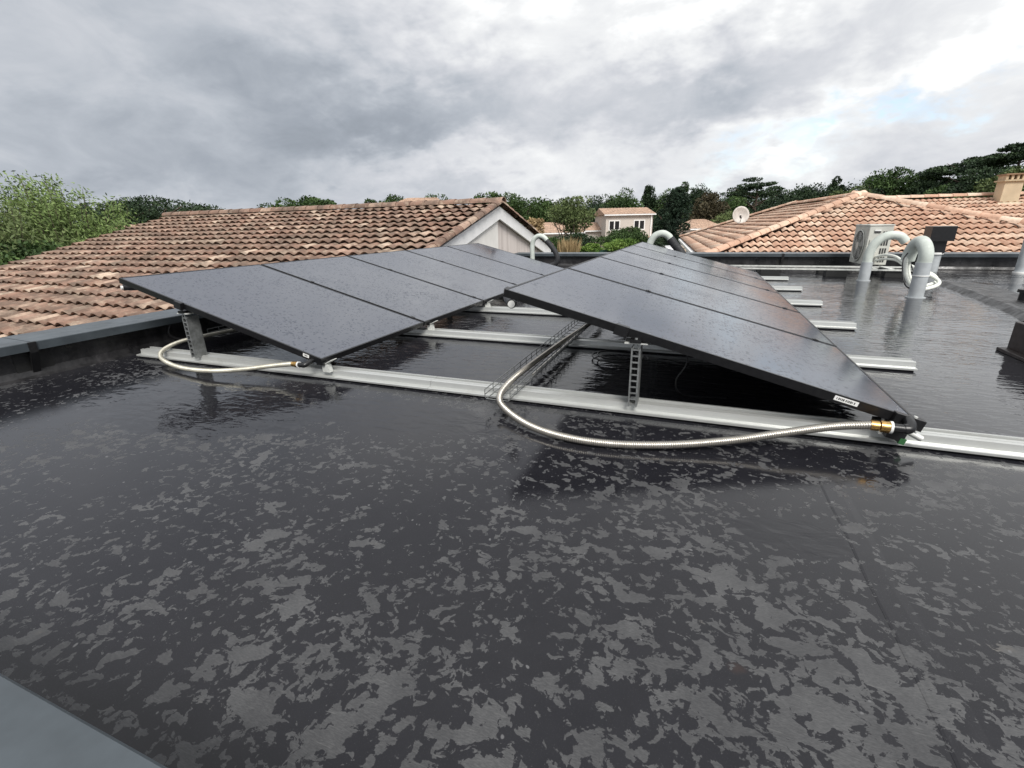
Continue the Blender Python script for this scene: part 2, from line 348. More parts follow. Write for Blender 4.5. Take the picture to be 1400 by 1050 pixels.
parapet('parapet', 'long blue grey coped parapet along the left edge of the black roof', (-3.86, RY0), (-3.86, RY1), (1, 0), joints=(1.38, 4.4, 7.4))
parapet('parapet', 'dark coped parapet at the far end of the black roof, before the orange roofs', (-3.8, 10.0), (9.5, 10.05), (0, -1), h=.262, joints=(2.2, 5.25, 8.85))
parapet('parapet', 'near blue grey metal coping at the bottom left corner of the photo', (-3.8, .148), (9.5, .148), (0, 1), joints=(5.3,))
parapet('parapet', 'right edge parapet of the black roof, outside the frame', (9.5, RY0), (9.5, RY1), (-1, 0))
# vertical fold in the upstand membrane
fold = MB().tube(spline([(-3.85, 2.42, .155), (-3.853, 2.40, .10), (-3.845, 2.43, .05), (-3.80, 2.50, .008)], 6), [.012]*18+[.006], 6).build('membrane_fold', MUP); tag(fold, 'raised fold of black membrane on the left upstand near the rail end', 'membrane fold')
# low curb between two roof areas on the right
cm = MB(); cpts = spline([(2.62, 5.1, 0), (2.74, 5.6, 0), (2.86, 6.45, 0), (2.95, 7.2, 0), (3.02, 7.85, 0)], 8); vs_ = []
for p in cpts:
    for dx, dz in ((-.05, .0), (-.012, .030), (.01, .045), (.04, .048), (.14, .030), (.5, .001)): vs_.append(p+Vector((dx, 0, dz)))
cm.add(vs_, [(i*6+j, i*6+j+1, i*6+7+j, i*6+6+j) for i in range(len(cpts)-1) for j in range(5)])
cm.build('roof_curb', MUP); tag(bpy.data.objects['roof_curb'], 'low membrane covered curb running across the wet roof at right', 'curb')
# ------------------------------------------------------------------ aluminium rails
PW = 1.154; Y0 = 2.041; UL, UR, ZL = -1.993, .822, .130; TILT = R(14.84); PL = 1.706
RAILP = [(0, .010), (0, .019), (.005, .021), (.034, .022), (.038, .050), (.054, .052), (.056, .030), (.066, .030), (.068, .048), (.088, .048), (.090, .030), (.100, .030), (.102, .054), (.118, .052), (.122, .024), (.150, .018), (.150, .010)]
def rail(y, x0, x1, label, cuts=()):
    t = thing('mounting_rail', label, 'rail', (0, y, 0), 0, 'aluminium rails under the solar panels')
    cc = [x0] + list(cuts) + [x1]
    for a, b in zip(cc, cc[1:]): MB().prism(RAILP, lambda p, z, s_: Vector((s_, p, z)), a+.001, b-.001).build('rail_section', MALU, t)
    MB().box(x0+.01, x1-.01, .02, .13, 0, .0095).build('rubber_mat', MDARK, t)
    return t
RL = ['nearest and longest aluminium rail, crossing the whole roof to the right edge', 'second aluminium rail from the camera, crossed by the wire basket', 'third aluminium rail from the camera, meeting the far end of the basket',
      'fourth aluminium rail, a short white end sticking out at right', 'fifth aluminium rail, a small end showing beyond the right panels', 'farthest aluminium rail, its end below the air conditioner frame']
XE = [2.3, 1.24, 1.235, 1.235, 1.25, 1.27]
for k in range(6): rail(2.055+PW*k+(0 if k < 3 else .02*(k-2)), -3.72, XE[k], RL[k], (-1.30,) if k == 0 else ())
# ------------------------------------------------------------------ solar panels
def make_panel(label):
    """local: origin at the low edge corner nearest the camera, x up the slope reversed (to -x), y across"""
    t = thing('solar_panel', label, 'solar panel', group='black solar panels in two tilted rows')
    W = 1.134; T = .036; L = PL; e = .011
    fm = MB()
    fm.box(-L, 0, 0, e, -T, 0); fm.box(-L, 0, W-e, W, -T, 0); fm.box(-L, -L+e, e, W-e, -T, 0); fm.box(-e, 0, e, W-e, -T, 0)
    fm.box(-L+e, -e, e, .03, -T, -T+.002); fm.box(-L+e, -e, W-.03, W-e, -T, -T+.002)
    fm.build('frame', MFRAME, t)
    MB().box(-L+e, -e, e, W-e, -.0075, -.0015).build('glass', MGLASS, t)
    MB().box(-L+.05, -.05, .05, W-.05, -.022, -.009).build('heat_exchanger', MBLK, t)
    jb = MB(); jb.box(-L+.12, -L+.2, .5, .62, -.045, -.023); jb.build('junction_box', MBLK, t)
    return t
PLAB = [['solar panel nearest the camera in the left row, above the galvanised post', 'second solar panel from the camera in the left row', 'middle solar panel of the left row, below the brown tiled roof', 'fourth solar panel of the left row, before the white gable', 'farthest solar panel of the left row, beside the white gooseneck pipe'],
        ['nearest solar panel of the right row, over the steel hose', 'second solar panel from the camera in the right row', 'middle solar panel of the right row', 'fourth solar panel from the camera in the right row', 'farthest solar panel of the right row, in front of the thick white gooseneck']]
proto = None
for a, ux in enumerate((UL, UR)):
    for k in range(5):
        if proto is None: proto = pnl = make_panel(PLAB[0][0])
        else: pnl = dup(proto, label=PLAB[a][k])
        pnl.location = (ux, Y0+PW*k, ZL); pnl.rotation_euler = (0, TILT, 0)
# stickers on the near frames
for nm, x_, lab in (('left', -.09, 'small white sticker on the frame of the nearest left panel'), ('right', -.19, 'white sticker with dark print on the frame of the nearest right panel')):
    ux = UL if nm == 'left' else UR
    t = thing('sticker', lab, 'sticker', (ux, Y0-.0012, ZL)); t.rotation_euler = (0, TILT, 0)
    wd = .045 if nm == 'left' else .085
    MB().box(x_-wd, x_, 0, .0008, -.025, -.006).build('paper', MWHITE, t)
    m = MB(); xx = x_-wd+.008
    while xx < x_-.01:
        ww = random.uniform(.002, .005); m.box(xx, xx+ww, -.0006, -.0001, -.02, -.011); xx += ww+random.uniform(.0015, .005)
    m.build('print', MBLK, t)
# ------------------------------------------------------------------ posts, hooks and clamps
def make_post(label):
    t = thing('support_post', label, 'post', group='perforated posts under the solar panels'); H = .295
    b = MB(); b.box(-.020, -.013, 0, .003, 0, H-.03); b.box(.013, .020, 0, .003, 0, H-.03)
    for i in range(11): b.box(-.013, .013, 0, .003, .004+i*.029, .011+i*.029)
    for sx in (-1, 1): b.prism([(.019*sx, H-.03), (.013*sx, H-.03), (.003*sx, H), (.008*sx, H)], lambda p, z, s_: Vector((p, s_, z)), 0, .003)
    b.build('perforated_face', MGALV, t)
    c = MB(); c.box(.0175, .0205, .003, .085, 0, H-.02); c.box(-.0205, -.0175, .003, .085, 0, H-.02); c.build('side_plate', MGALV, t)
    MB().box(-.05, .05, -.005, .09, H, H+.006).build('head_plate', MALU2, t)
    MB().box(-.026, .022, -.012, .05, H+.0065, H+.022).build('clamp_block', MBLK, t)
    MB().tube([(0, -.004, H+.022), (0, -.004, H+.03)], .008, 8).build('bolt', MGALV, t)
    return t
post0 = make_post('galvanised post under the near corner of the left row, seen side on')
def make_hook(label):
    t = thing('edge_bracket', label, 'bracket', group='low edge brackets of the panel rows')
    m = Matrix.Rotation(R(-28), 4, 'Y')
    MB().box(-.03, .05, 0, .05, .0, .004, Matrix.Translation((0, 0, .052)) @ m).build('tongue', MALU2, t)
    MB().prism([(-.03, 0), (.02, 0), (.012, .045), (-.018, .055), (-.034, .03)], lambda p, z, s_: Vector((p, s_, z)), .004, .034).build('block', MALU2, t)
    b = MB(); b.box(-.055, -.005, -.012, .03, .045, .062); b.build('clamp', MBLK, t)
    MB().tube([(-.03, -.004, .062), (-.03, -.004, .07)], .006, 8).build('bolt', MGALV, t)
    return t
hook0 = make_hook('white bracket under the low corner nearest the camera in the left row')
pl = ['galvanised post under the near corner of the left row, seen side on', 'left row post on the second rail, hidden in shade', 'left row post on the third rail', 'left row post on the fourth rail', 'left row post on the fifth rail', 'left row post on the farthest rail']
pr = ['ladder like perforated post under the nearest right panel', 'right row post on the second rail, in shade', 'right row post on the third rail', 'right row post on the fourth rail', 'right row post on the fifth rail', 'right row post on the farthest rail']
hl = ['white bracket under the low corner nearest the camera in the left row', 'white bracket at the first seam of the left row, on the second rail', 'white bracket at the second seam of the left row, on the third rail', 'left row bracket on the fourth rail', 'left row bracket on the fifth rail', 'left row bracket on the farthest rail']
hr = ['bracket at the sharp low corner beside the brass fitting, nearest the camera', 'right row low bracket on the second rail', 'right row low bracket on the third rail', 'right row low bracket on the fourth rail', 'right row low bracket on the fifth rail', 'right row low bracket on the farthest rail']
for k in range(6):
    y = 2.055+PW*k+(0 if k < 3 else .02*(k-2))
    for (x, lab) in ((-3.105, pl[k]), (-.215, pr[k])):
        p_ = post0 if (k == 0 and x < -1) else dup(post0, label=lab)
        p_.location = (x, y+.045-(.05 if k == 0 else 0), .052 if k else .048); p_['label'] = lab
    for (x, lab) in ((UL-.01, hl[k]), (UR-.085, hr[k])):
        p_ = hook0 if (k == 0 and x < -1) else dup(hook0, label=lab)
        p_.location = (x+.02, y+.05-(.05 if k == 0 else 0), .046); p_['label'] = lab
# mid clamps bridging panel seams
MCL = MB(); MCL.box(-.016, .016, .004, .036, .001, .0045); MCL.tube([(0, .02, .0045), (0, .02, .007)], .004, 6)
mc0 = None
seamn = ['first', 'second', 'third', 'fourth']
for a, ux in enumerate((UL, UR)):
    for k in range(1, 5):
        for dx, wn in ((-1.14, 'upper'), (-.12, 'lower')):
            if mc0 is None: mc0 = cl = MCL.build('seam_clamp', MBLK)
            else: cl = mc0.copy(); COL.objects.link(cl)
            cl.rotation_euler = (0, TILT, 0); cl.location = (ux+dx*math.cos(TILT), Y0+PW*k-.02, ZL-dx*math.sin(TILT))
            tag(cl, '%s black clamp on the %s seam of the %s row' % (wn, seamn[k-1], ('left', 'right')[a]), 'clamp', 'small clamps on the panel seams')
    t = MB().box(-.035, .025, -.022, .004, -.04, .006).build('end_clamp', MBLK); t.rotation_euler = (0, TILT, 0); t.location = (ux-1.13*math.cos(TILT), Y0, ZL+1.13*math.sin(TILT))
    tag(t, 'black end clamp over the post of the %s row' % ('left', 'right')[a], 'clamp', 'small clamps on the panel seams')
t = thing('corner_clamp', 'black clamp block jutting from the low right corner of the nearest panel', 'clamp', (UR, Y0, ZL)); t.rotation_euler = (0, TILT, 0)
MB().box(-.07, .028, -.02, .012, -.038, .004).build('block', MBLK, t); MB().tube([(-.005, -.005, .004), (-.005, -.005, .010)], .007, 8).build('bolt', MALU2, t)
MB().box(-.06, .0, -.012, .03, -.10, -.045).build('foot', MBLK, t); MB().box(-.012, .008, -.014, .014, -.108, -.085).build('green_insert', MGREEN, t); MB().tube([(0, 0, -.055), (.05, -.005, -.065)], .012, 8).build('steel_bolt', MALU2, t)
# ------------------------------------------------------------------ hoses and wire baskets
def corrugated(path, r=.014, amp=.0022, step=.0021, n=12):
    P = resample(path, step); return MB().tube(P, [r + amp*math.sin(i*step/.0084*2*math.pi) for i in range(len(P))], n)
def hose(name, label, pts, mat_, r, cor=False, group=None):
    path = spline(pts, 20); m = corrugated(path, r) if cor else MB().tube(resample(path, .01), r, 12)
    return tag(m.build(name, mat_), label, 'hose', group)
fx = at(1190, 581, Y=1.97)
hp = [tuple(fx+Vector((0, 0, 0)))] + [tuple(at(x, y, z=z)) for x, y, z in ((1140, 583, .10), (1070, 592, .075), (1000, 602, .045), (920, 608, .028), (840, 607, .022), (775, 598, .022), (725, 582, .025), (692, 560, .04), (683, 543, .07), (697, 522, .078), (728, 497, .078), (765, 470, .078), (795, 450, .078), (822, 432, .078))]
hose('steel_hose', 'corrugated stainless hose looping from the brass fitting into the wire basket', hp, MSTEEL, .0145, True)
fl = at(400, 497.5, Y=1.99)
hp2 = [tuple(fl)] + [tuple(at(x, y, z=z)) for x, y, z in ((372, 500, .075), (330, 505, .055), (285, 507, .04), (245, 502, .03), (221, 490, .045), (224, 478, .07), (250, 466, .085), (290, 457, .09), (325, 450, .09), (350, 445, .09))]
hose('pale_hose', 'cream hose curling round the left post to the small brass fitting', hp2, MHOSE, .0125, True)
def fitting(label, p, s=1):
    t = thing('brass_fitting', label, 'fitting', tuple(p), R(-3))
    MB().tube([(0, 0, 0), (.026*s, 0, 0)], .0195*s, 6).build('nut', MBRASS, t); MB().tube([(.030*s, 0, 0), (.058*s, 0, 0)], .0225*s, 6).build('nut', MBRASS, t)
    MB().tube([(.058*s, 0, 0), (.066*s, 0, 0)], .0235*s, 12).build('washer', MWHITE, t)
    MB().tube([(.066*s, 0, 0), (.115*s, 0, .0)], .017*s, 12).build('black_elbow', MBLK, t)
    MB().tube(spline([(.10*s, 0, 0), (.118*s, .005, .002), (.126*s, .03, .01), (.126*s, .06, .015)], 5), .019*s, 10).build('black_elbow', MBLK, t)
fitting('brass nut fitting joining the steel hose below the sharp panel corner', fx)
fitting('small brass fitting on the cream hose under the left row', fl, .8)
def basket(label, x0, x1, ya, yb, z0, h=.05, step=.1):
    t = thing('wire_basket', label, 'cable basket', (0, 0, 0)); r = .0024
    m = MB()
    for x, z in ((x0, z0+h), (x0, z0+h*.45), (x0+.01, z0), ((x0+x1)/2, z0), (x1-.01, z0), (x1, z0+h*.45), (x1, z0+h)): m.tube([(x, ya, z), (x, yb, z)], r, 6)
    m.build('long_wires', MGALV, t)
    y = ya; mb = MB(); mb.tube([(x0, 0, z0+h), (x0, 0, z0+.006), (x0+.008, 0, z0-.002), (x1-.008, 0, z0-.002), (x1, 0, z0+.006), (x1, 0, z0+h)], r, 5); first = None
    while y <= yb:
        if first is None: first = u = mb.build('cross_wire', MGALV, t)
        else: u = first.copy(); COL.objects.link(u); u.parent = t
        u.location = (0, y, 0); y += step
    return t
bxm = at(690, 548, z=.06)
basket('galvanised wire basket carrying the steel hose across the rails', -.895, -.765, 1.92, 5.6, .058, .045)
basket('wire basket with the cream hose in shade beside the left post', -3.62, -3.48, 2.55, 7.8, .058)
for x, lab in ((-.778, 'straight steel pipe lying in the basket beside the hose'),):
    tag(MB().tube([(x, 2.3, .072), (x, 5.6, .072)], .008, 10).build('steel_pipe', MSTEEL), lab, 'pipe')
tag(MB().tube([(-3.55, 2.9, .078), (-3.55, 7.8, .078)], .012, 10).build('insulated_pipe', MHOSE), 'pale pipe lying in the shaded left basket', 'pipe')
# cables below the right row
def cable(label, pts, r=.0035): return tag(MB().tube(spline(pts, 10), r, 6).build('black_cable', MBLK), label, 'cable', 'black cables under the panels')
cable('black cable hanging behind the ladder like post', [(-.02, 2.3, .34), (-.0, 2.26, .22), (-.04, 2.24, .13), (-.0, 2.28, .05), (.2, 2.4, .012)])
coil = [(-.42+.19*math.cos(a)*(1-.012*i), 3.0+.17*math.sin(a)*(1-.012*i), .012+.0008*i) for i, a in enumerate([j*.42 for j in range(32)])]
cable('coiled black cable lying on the wet roof between the first two rails', coil, .005)
cable('black cable along the second rail under the right row', [(-.35, 3.3, .06), (.0, 3.26, .10), (.3, 3.27, .07), (.55, 3.3, .03)])
cable('black cable sagging under the left row', [(-2.9, 2.5, .3), (-2.75, 2.6, .12), (-2.7, 2.8, .015), (-2.4, 2.75, .012), (-2.2, 2.9, .015)])
def water_port(label, X, Y, Z, s):
    t = thing('water_port', label, 'pipe end', (X, Y, Z))
    MB().tube(spline([(.16*s, .22, .0), (.12*s, .08, -.01), (.05*s, .02, -.01), (0, 0, -.01)], 5), .022, 10).build('elbow', MBLK, t)
    MB().tube([(.0, 0, -.01), (-.006, -.014, -.01)], .022, 12).build('collar', MBLK, t)
    MB().tube([(-.006, -.014, -.01), (-.010, -.026, -.01)], .014, 12).build('white_cap', MWHITE, t)
P = at(172, 393, Y=2.12); water_port('white capped pipe end under the upper left corner of the left row', P.x, P.y, P.z+.01, 1)
P = at(700, 415, Y=2.3); t = thing('water_port', 'white capped pipe end under the top corner of the right row', 'pipe end', tuple(P))
MB().tube(spline([(-.12, .25, .03), (-.06, .1, .01), (0, 0, 0)], 5), .026, 12).build('elbow', MBLK, t); MB().tube([(0, 0, 0), (.003, -.016, 0)], .024, 14).build('collar', MBLK, t); MB().tube([(.003, -.016, 0), (.005, -.024, 0)], .019, 14).build('white_cap', MWHITE, t)
# ------------------------------------------------------------------ pipes and equipment on the right of the roof
def bentpipe(parent, name, pts, r, mat_, n=18): return MB().tube(spline(pts, 8), r, n).build(name, mat_, parent)
b1 = at(1180, 384, z=0)
t = thing('gooseneck_pipe', 'pale gooseneck pipe bent to the right in front of the air conditioner', 'pipe', (b1.x, b1.y, 0))
MB().tube([(0, 0, 0), (0, 0, .26)], .068, 20).build('sleeve', MPVC, t)
bentpipe(t, 'bend', [(0, 0, .25), (.0, 0, .36), (.03, 0, .48), (.10, 0, .57), (.20, 0, .615), (.31, 0, .60), (.385, 0, .53)], .057, MFOAM)
MB().tube([(0, 0, 0), (0, 0, .012)], .085, 20).build('flange', MPVC, t)
b2 = at(1251, 407, z=0)
t = thing('gooseneck_pipe', 'largest pale gooseneck standing in the puddle with tubes coming out of its mouth', 'pipe', (b2.x, b2.y, 0))
MB().tube([(0, 0, 0), (0, 0, .24)], .070, 20).build('sleeve', MPVC, t); MB().tube([(0, 0, .24), (0, 0, .38)], .072, 20).build('sleeve', MPVC, t)
MB().tube([(0, 0, .235), (0, 0, .245)], .076, 20).build('ring', MWHITE, t)
bentpipe(t, 'bend', [(0, 0, .37), (0, 0, .46), (-.012, .04, .54), (-.02, .13, .585), (-.035, .22, .56), (-.045, .28, .48), (-.05, .30, .38)], .066, MFOAM)
MB().tube([(0, 0, 0), (0, 0, .01)], .09, 20).build('flange', MPVC, t)
b3 = at(1386, 372, z=0)
t = thing('gooseneck_pipe', 'pale pipe cut by the right edge of the photo, before the far parapet', 'pipe', (b3.x, b3.y-.15, 0))
MB().tube([(0, 0, 0), (0, 0, .42)], .068, 20).build('sleeve', MPVC, t); bentpipe(t, 'bend', [(0, 0, .41), (0, 0, .5), (.04, 0, .6), (.13, 0, .66), (.23, 0, .62), (.28, 0, .54)], .068, MPVC)
MB().tube([(0, 0, 0), (0, 0, .02)], .085, 20).build('flange', MWHITE, t)
g1 = at(728, 352, Y=9.3)
t = thing('gooseneck_pipe', 'thin white gooseneck with black sleeve in front of the white gable', 'pipe', (g1.x, 9.3, 0))
bentpipe(t, 'bend', [(0, 0, 0), (0, 0, .2), (0, 0, .46), (.05, 0, .59), (.15, 0, .64), (.26, 0, .60), (.33, 0, .51)], .046, MFOAM)
bentpipe(t, 'black_sleeve', [(.30, -.01, .55), (.40, -.01, .44), (.49, -.01, .32), (.53, -.01, .19), (.48, -.01, .10), (.36, -.01, .06)], .05, MBFOAM)
g2 = at(888, 336, Y=9.5)
t = thing('gooseneck_pipe', 'thick white gooseneck with black sleeve behind the right row, near the parked car', 'pipe', (g2.x, 9.5, 0))
bentpipe(t, 'bend', [(0, 0, 0), (0, 0, .3), (.01, 0, .48), (.09, 0, .61), (.22, 0, .65), (.33, 0, .60), (.38, 0, .53)], .062, MFOAM)
bentpipe(t, 'black_sleeve', [(.36, -.01, .56), (.45, -.01, .45), (.56, -.01, .33), (.64, -.01, .2), (.66, -.01, .08)], .072, MBFOAM)
# flue with black cowl
f0 = at(1277, 369, z=0)
t = thing('flue', 'pale flue pipe with wide black square cowl behind the goosenecks', 'flue', (3.56, 9.72, 0))
MB().tube([(0, 0, 0), (0, 0, .30)], .095, 18).build('pipe', MPVC, t)
MB().box(-.10, .09, -.10, .10, .29, .48).build('neck', MBLK, t); bevel(MB().box(-.155, .155, -.15, .15, .475, .70).build('cowl', MBLK, t)); MB().tube([(0, 0, .27), (0, 0, .30)], .115, 18).build('collar', MWHITE, t)
# air conditioner
ax, ay, az = 2.44, 9.06, .125
t = thing('air_conditioner', 'cream outdoor air conditioning unit with its fan facing left', 'air conditioner', (ax, ay, az), R(2)); AD, AW, AH = .31, .66, .60
bevel(MB().box(0, AD, 0, AW, .02, AH).build('casing', MAC, t), .008)
bevel(MB().box(-.008, AD+.008, -.008, AW+.008, AH, AH+.022).build('lid', MAC, t), .005)
cy, cz, rr = AW*.5, AH*.5, .235
ring = MB(); ring.tube([(-.012, cy+rr*math.cos(a), cz+rr*math.sin(a)) for a in np.linspace(0, 2*math.pi, 40)], .010, 6, False); ring.build('fan_ring', MAC, t)
fd = MB(); fd.tube([(-.003, cy, cz), (-.006, cy, cz)], rr-.005, 32); fd.build('fan_opening', MACD, t)
for j in range(5):
    bl = MB(); a0 = j*2*math.pi/5
    vsb = [(-.010, cy+r_*math.cos(a0+a_), cz+r_*math.sin(a0+a_)) for r_, a_ in ((.05, 0), (.2, .1), (.21, .6), (.05, .7))] ; vsb += [(x-.003, y, z) for x, y, z in vsb]
    bl.add(vsb, [(0, 1, 2, 3), (7, 6, 5, 4), (0, 4, 5, 1), (1, 5, 6, 2), (2, 6, 7, 3), (3, 7, 4, 0)]); bl.build('fan_blade', MACG, t)
MB().tube([(-.02, cy, cz), (-.03, cy, cz)], .06, 20).build('fan_hub', MAC, t)
gr = MB()
for r_ in (.08, .11, .14, .17, .20): gr.tube([(-.022, cy+r_*math.cos(a), cz+r_*math.sin(a)) for a in np.linspace(0, 2*math.pi, 28)], .0025, 4, False)
for a in np.linspace(0, math.pi, 9)[:-1]: gr.tube([(-.024, cy+rr*math.cos(a), cz+rr*math.sin(a)), (-.024, cy-rr*math.cos(a), cz-rr*math.sin(a))], .002, 4)
gr.build('fan_guard', MAC, t)
lv0 = None
for i in range(18):
    for (ya, yb) in ((.012, .075),):
        if lv0 is None: lv0 = l_ = MB().box(-.006, 0, ya, yb, 0, .012).build('louvre', MAC, t)
        else: l_ = lv0.copy(); COL.objects.link(l_); l_.parent = t
        l_.location = (0, 0, .04+i*.030)
gl0 = None       # dark grille openings of the side, four blocks of three slots
for i in range(4):
    for j in range(3):
        if gl0 is None: gl0 = s_ = MB().box(0, .020, -.004, .002, 0, .085).build('vent_slot', MACD, t)
        else: s_ = gl0.copy(); COL.objects.link(s_); s_.parent = t
        s_.location = (.185+j*.032, 0, .06+i*.125)
MB().box(.07, .15, -.010, -.001, .50, .525).build('handle_recess', MACD, t); MB().box(.07, .15, -.014, -.001, .526, .545).build('handle', MWHITE, t)
MB().box(.03, .14, -.012, -.001, .05, .40).build('valve_cover', MAC, t); MB().box(.09, .135, -.02, -.012, .22, .30).build('warning_label', MWHITE, t)
# frame under it
t = thing('equipment_stand', 'long low aluminium frame carrying the air conditioner', 'frame', (0, 0, 0), 0)
for (ya, yb) in ((8.62, 8.52), (9.10, 9.05)):
    m = MB(); m.prism([(0, .026), (.05, .026), (.05, .034), (.008, .034), (.008, .05), (0, .05)], lambda p, z, s_: Vector((s_, ya+(yb-ya)*(s_+.2)/3.1+p, .075+z)), -.4, 3.0); m.build('beam', MALU2, t)
for x in (2.5, 2.7): MB().box(x-.03, x+.03, 8.6, 9.6, .128-.012, .1255).build('cross_bar', MALU2, t)
for x in (-.1, 1.1, 2.0, 2.75):
    for y in (8.6, 9.1): bevel(MB().box(x-.14, x+.14, y-.05, y+.12, 0, .100).build('rubber_foot', MDARK, t))
# white refrigerant tubes
T1 = [tuple(at(*p)) for p in ()]
def pt(x, y, Y): return tuple(at(x, y, Y=Y))
hose('refrigerant_tube', 'upper white insulated tube from the air conditioner to the large gooseneck', [pt(1198, 351, 9.04), pt(1210, 348.5, 8.85), pt(1224, 351, 8.3), pt(1238, 360, 7.6), pt(1250, 366, 7.1), pt(1262, 372, 6.9), pt(1278, 380, 6.8), pt(1284, 386, 6.75), pt(1279, 391, 6.65), pt(1264, 395, 6.55), pt(1252, 395, 6.55), pt(1243, 387, 6.6), pt(1238, 372, 6.65), pt(1239, 356, 6.68), pt(1242, 346, 6.70)], MFOAMW, .020)
hose('refrigerant_tube', 'lower white insulated tube from the air conditioner, looping behind the gooseneck', [pt(1197, 356, 9.04), pt(1210, 354, 8.8), pt(1226, 356, 8.2), pt(1243, 367, 7.5), pt(1262, 370, 7.1), pt(1276, 376, 7.0), pt(1281, 383, 6.9), pt(1274, 388, 6.8), pt(1258, 391, 6.7), pt(1247, 385, 6.7), pt(1242, 370, 6.72), pt(1244, 352, 6.72)], MFOAMW, .018)
hose('black_cable', 'black cable looping beside the largest gooseneck', [pt(1241, 346, 6.62), pt(1235, 355, 6.55), pt(1234, 372, 6.5), pt(1237, 388, 6.45), pt(1243, 394, 6.45), pt(1252, 396, 6.5), pt(1263, 394, 6.6)], MBLK, .007)
hose('black_cable', 'thin black cable between the two tall goosenecks', [pt(1245, 343, 6.8), pt(1243, 352, 6.85), pt(1247, 366, 6.85), pt(1252, 376, 6.8)], MBLK, .006)
# brown box at the right edge
t = thing('roof_box', 'dark brown metal box with base flange at the right edge of the roof', 'roof outlet', (0, 0, 0)); MBR = simple('dark_brown_metal', (.035, .026, .024), .5, .2, .2)
bevel(MB().box(1.95, 2.9, 2.9, 3.93, .02, .195).build('body', MBR, t)); bevel(MB().box(1.905, 3.0, 2.8, 3.945, .0, .022).build('flange', MBR, t))
P = at(1400, 395, Y=6.3); tag(MB().tube([(P.x+.03, P.y, 0), (P.x+.03, P.y, .10)], .05, 14).tube([(P.x+.03, P.y, .10), (P.x+.03, P.y, .13)], .07, 14).build('vent_cap', MBLK), 'small black vent cap at the right edge behind the brown box', 'vent')

# ------------------------------------------------------------------ tiled roofs
def f_tile(stops, moss, mossamt, src, lich):
    moss_big = .28 if lich > .5 else .08
    def f(q_, b):
        p = q_.pos()
        if src == 'obj': r_ = q_.new('ShaderNodeObjectInfo').outputs['Random']
        else: r_ = q_.new('ShaderNodeAttribute', attribute_name='tint').outputs['Fac']
        c = q_.ramp(r_, stops)
        n = q_.noise(p, 2.2, 5, .65); n2 = q_.noise(p, 14, 5, .7); n3 = q_.noise(q_.map(p, (4, 4, 4)), 6, 5, .7)
        c = q_.mix(q_.math('MULTIPLY', q_.ss(n, .38, .62), mossamt), c, moss)
        c = q_.mix(q_.ss(n3, .5, .72, 0, lich), c, (.50, .41, .31))
        c = q_.mix(q_.math('MULTIPLY', q_.ss(q_.noise(p, .55, 4, .6), .42, .62), moss_big), c, (.13, .105, .075))
        c = q_.mix(q_.ss(n2, .45, .75, 0, .45), c, tuple(x*.55 for x in moss))
        q_.put(b['Base Color'], c); q_.put(b['Roughness'], .82); q_.put(b['Normal'], q_.bump(q_.noise(p, 45, 4, .7), .4, .006))
    return f
ST_L = [(0, (.22, .125, .09)), (.35, (.285, .172, .125)), (.7, (.35, .225, .17)), (.9, (.45, .325, .245)), (1, (.56, .44, .34))]
ST_R = [(0, (.50, .30, .21)), (.3, (.60, .38, .27)), (.6, (.66, .45, .33)), (.85, (.72, .53, .40)), (1, (.76, .60, .47))]
MT = {('L', s): mat('tile_brown_'+s, f_tile(ST_L, (.10, .065, .05), .75, s, .6)) for s in ('obj', 'att')}
MT.update({('R', s): mat('tile_orange_'+s, f_tile(ST_R, (.26, .15, .10), .3, s, .3)) for s in ('obj', 'att')})
def tile_mesh(W, L, waves, h, lift=.06):
    """local x across, y up the slope, z out of the slope; the lower end rides on the tile below"""
    n = 8*waves; prof = []
    for i in range(n+1):
        u = i/n; ph = (u*waves) % 1 if i < n else 0
        z = h*(.5-.5*math.cos(2*math.pi*ph)); z = h*(max(z, 0)/h)**.8
        prof.append((u*W, z))
    th = .011; vs_ = []
    for (y, dz) in ((0, lift), (L*1.10, .0)): vs_ += [(x, y, z+dz) for x, z in prof]
    vs_ += [(x, 0.004, z+lift-th) for x, z in prof]; vs_ += [(x, L*.8, z-th+.004) for x, z in prof]
    k = n+1; fs = [(i, i+1, k+i+1, k+i) for i in range(n)] + [(2*k+i, 2*k+i+1, i+1, i) for i in range(n)] + [(2*k+i+1, 2*k+i, 3*k+i, 3*k+i+1) for i in range(n)]
    return vs_, fs, [True]*n + [False]*n + [True]*n
def ridge_mesh(L, r=.11):
    m = MB(); n = 8; vs_ = []
    for (s_, rr_) in ((0, r), (L*1.08, r*.86)):
        for j in range(n+1): a = math.pi*j/n; vs_.append((rr_*math.cos(a), s_, rr_*math.sin(a)*.8))
    for j in range(n+1): a = math.pi*j/n; vs_.append(((r-.016)*math.cos(a), .003, (r-.016)*math.sin(a)*.8))
    m.add(vs_, [(j, j+1, n+2+j, n+1+j)[::-1] for j in range(n)], True); m.add(vs_, [(j, j+1, 2*n+3+j, 2*n+2+j) for j in range(n)])
    return m
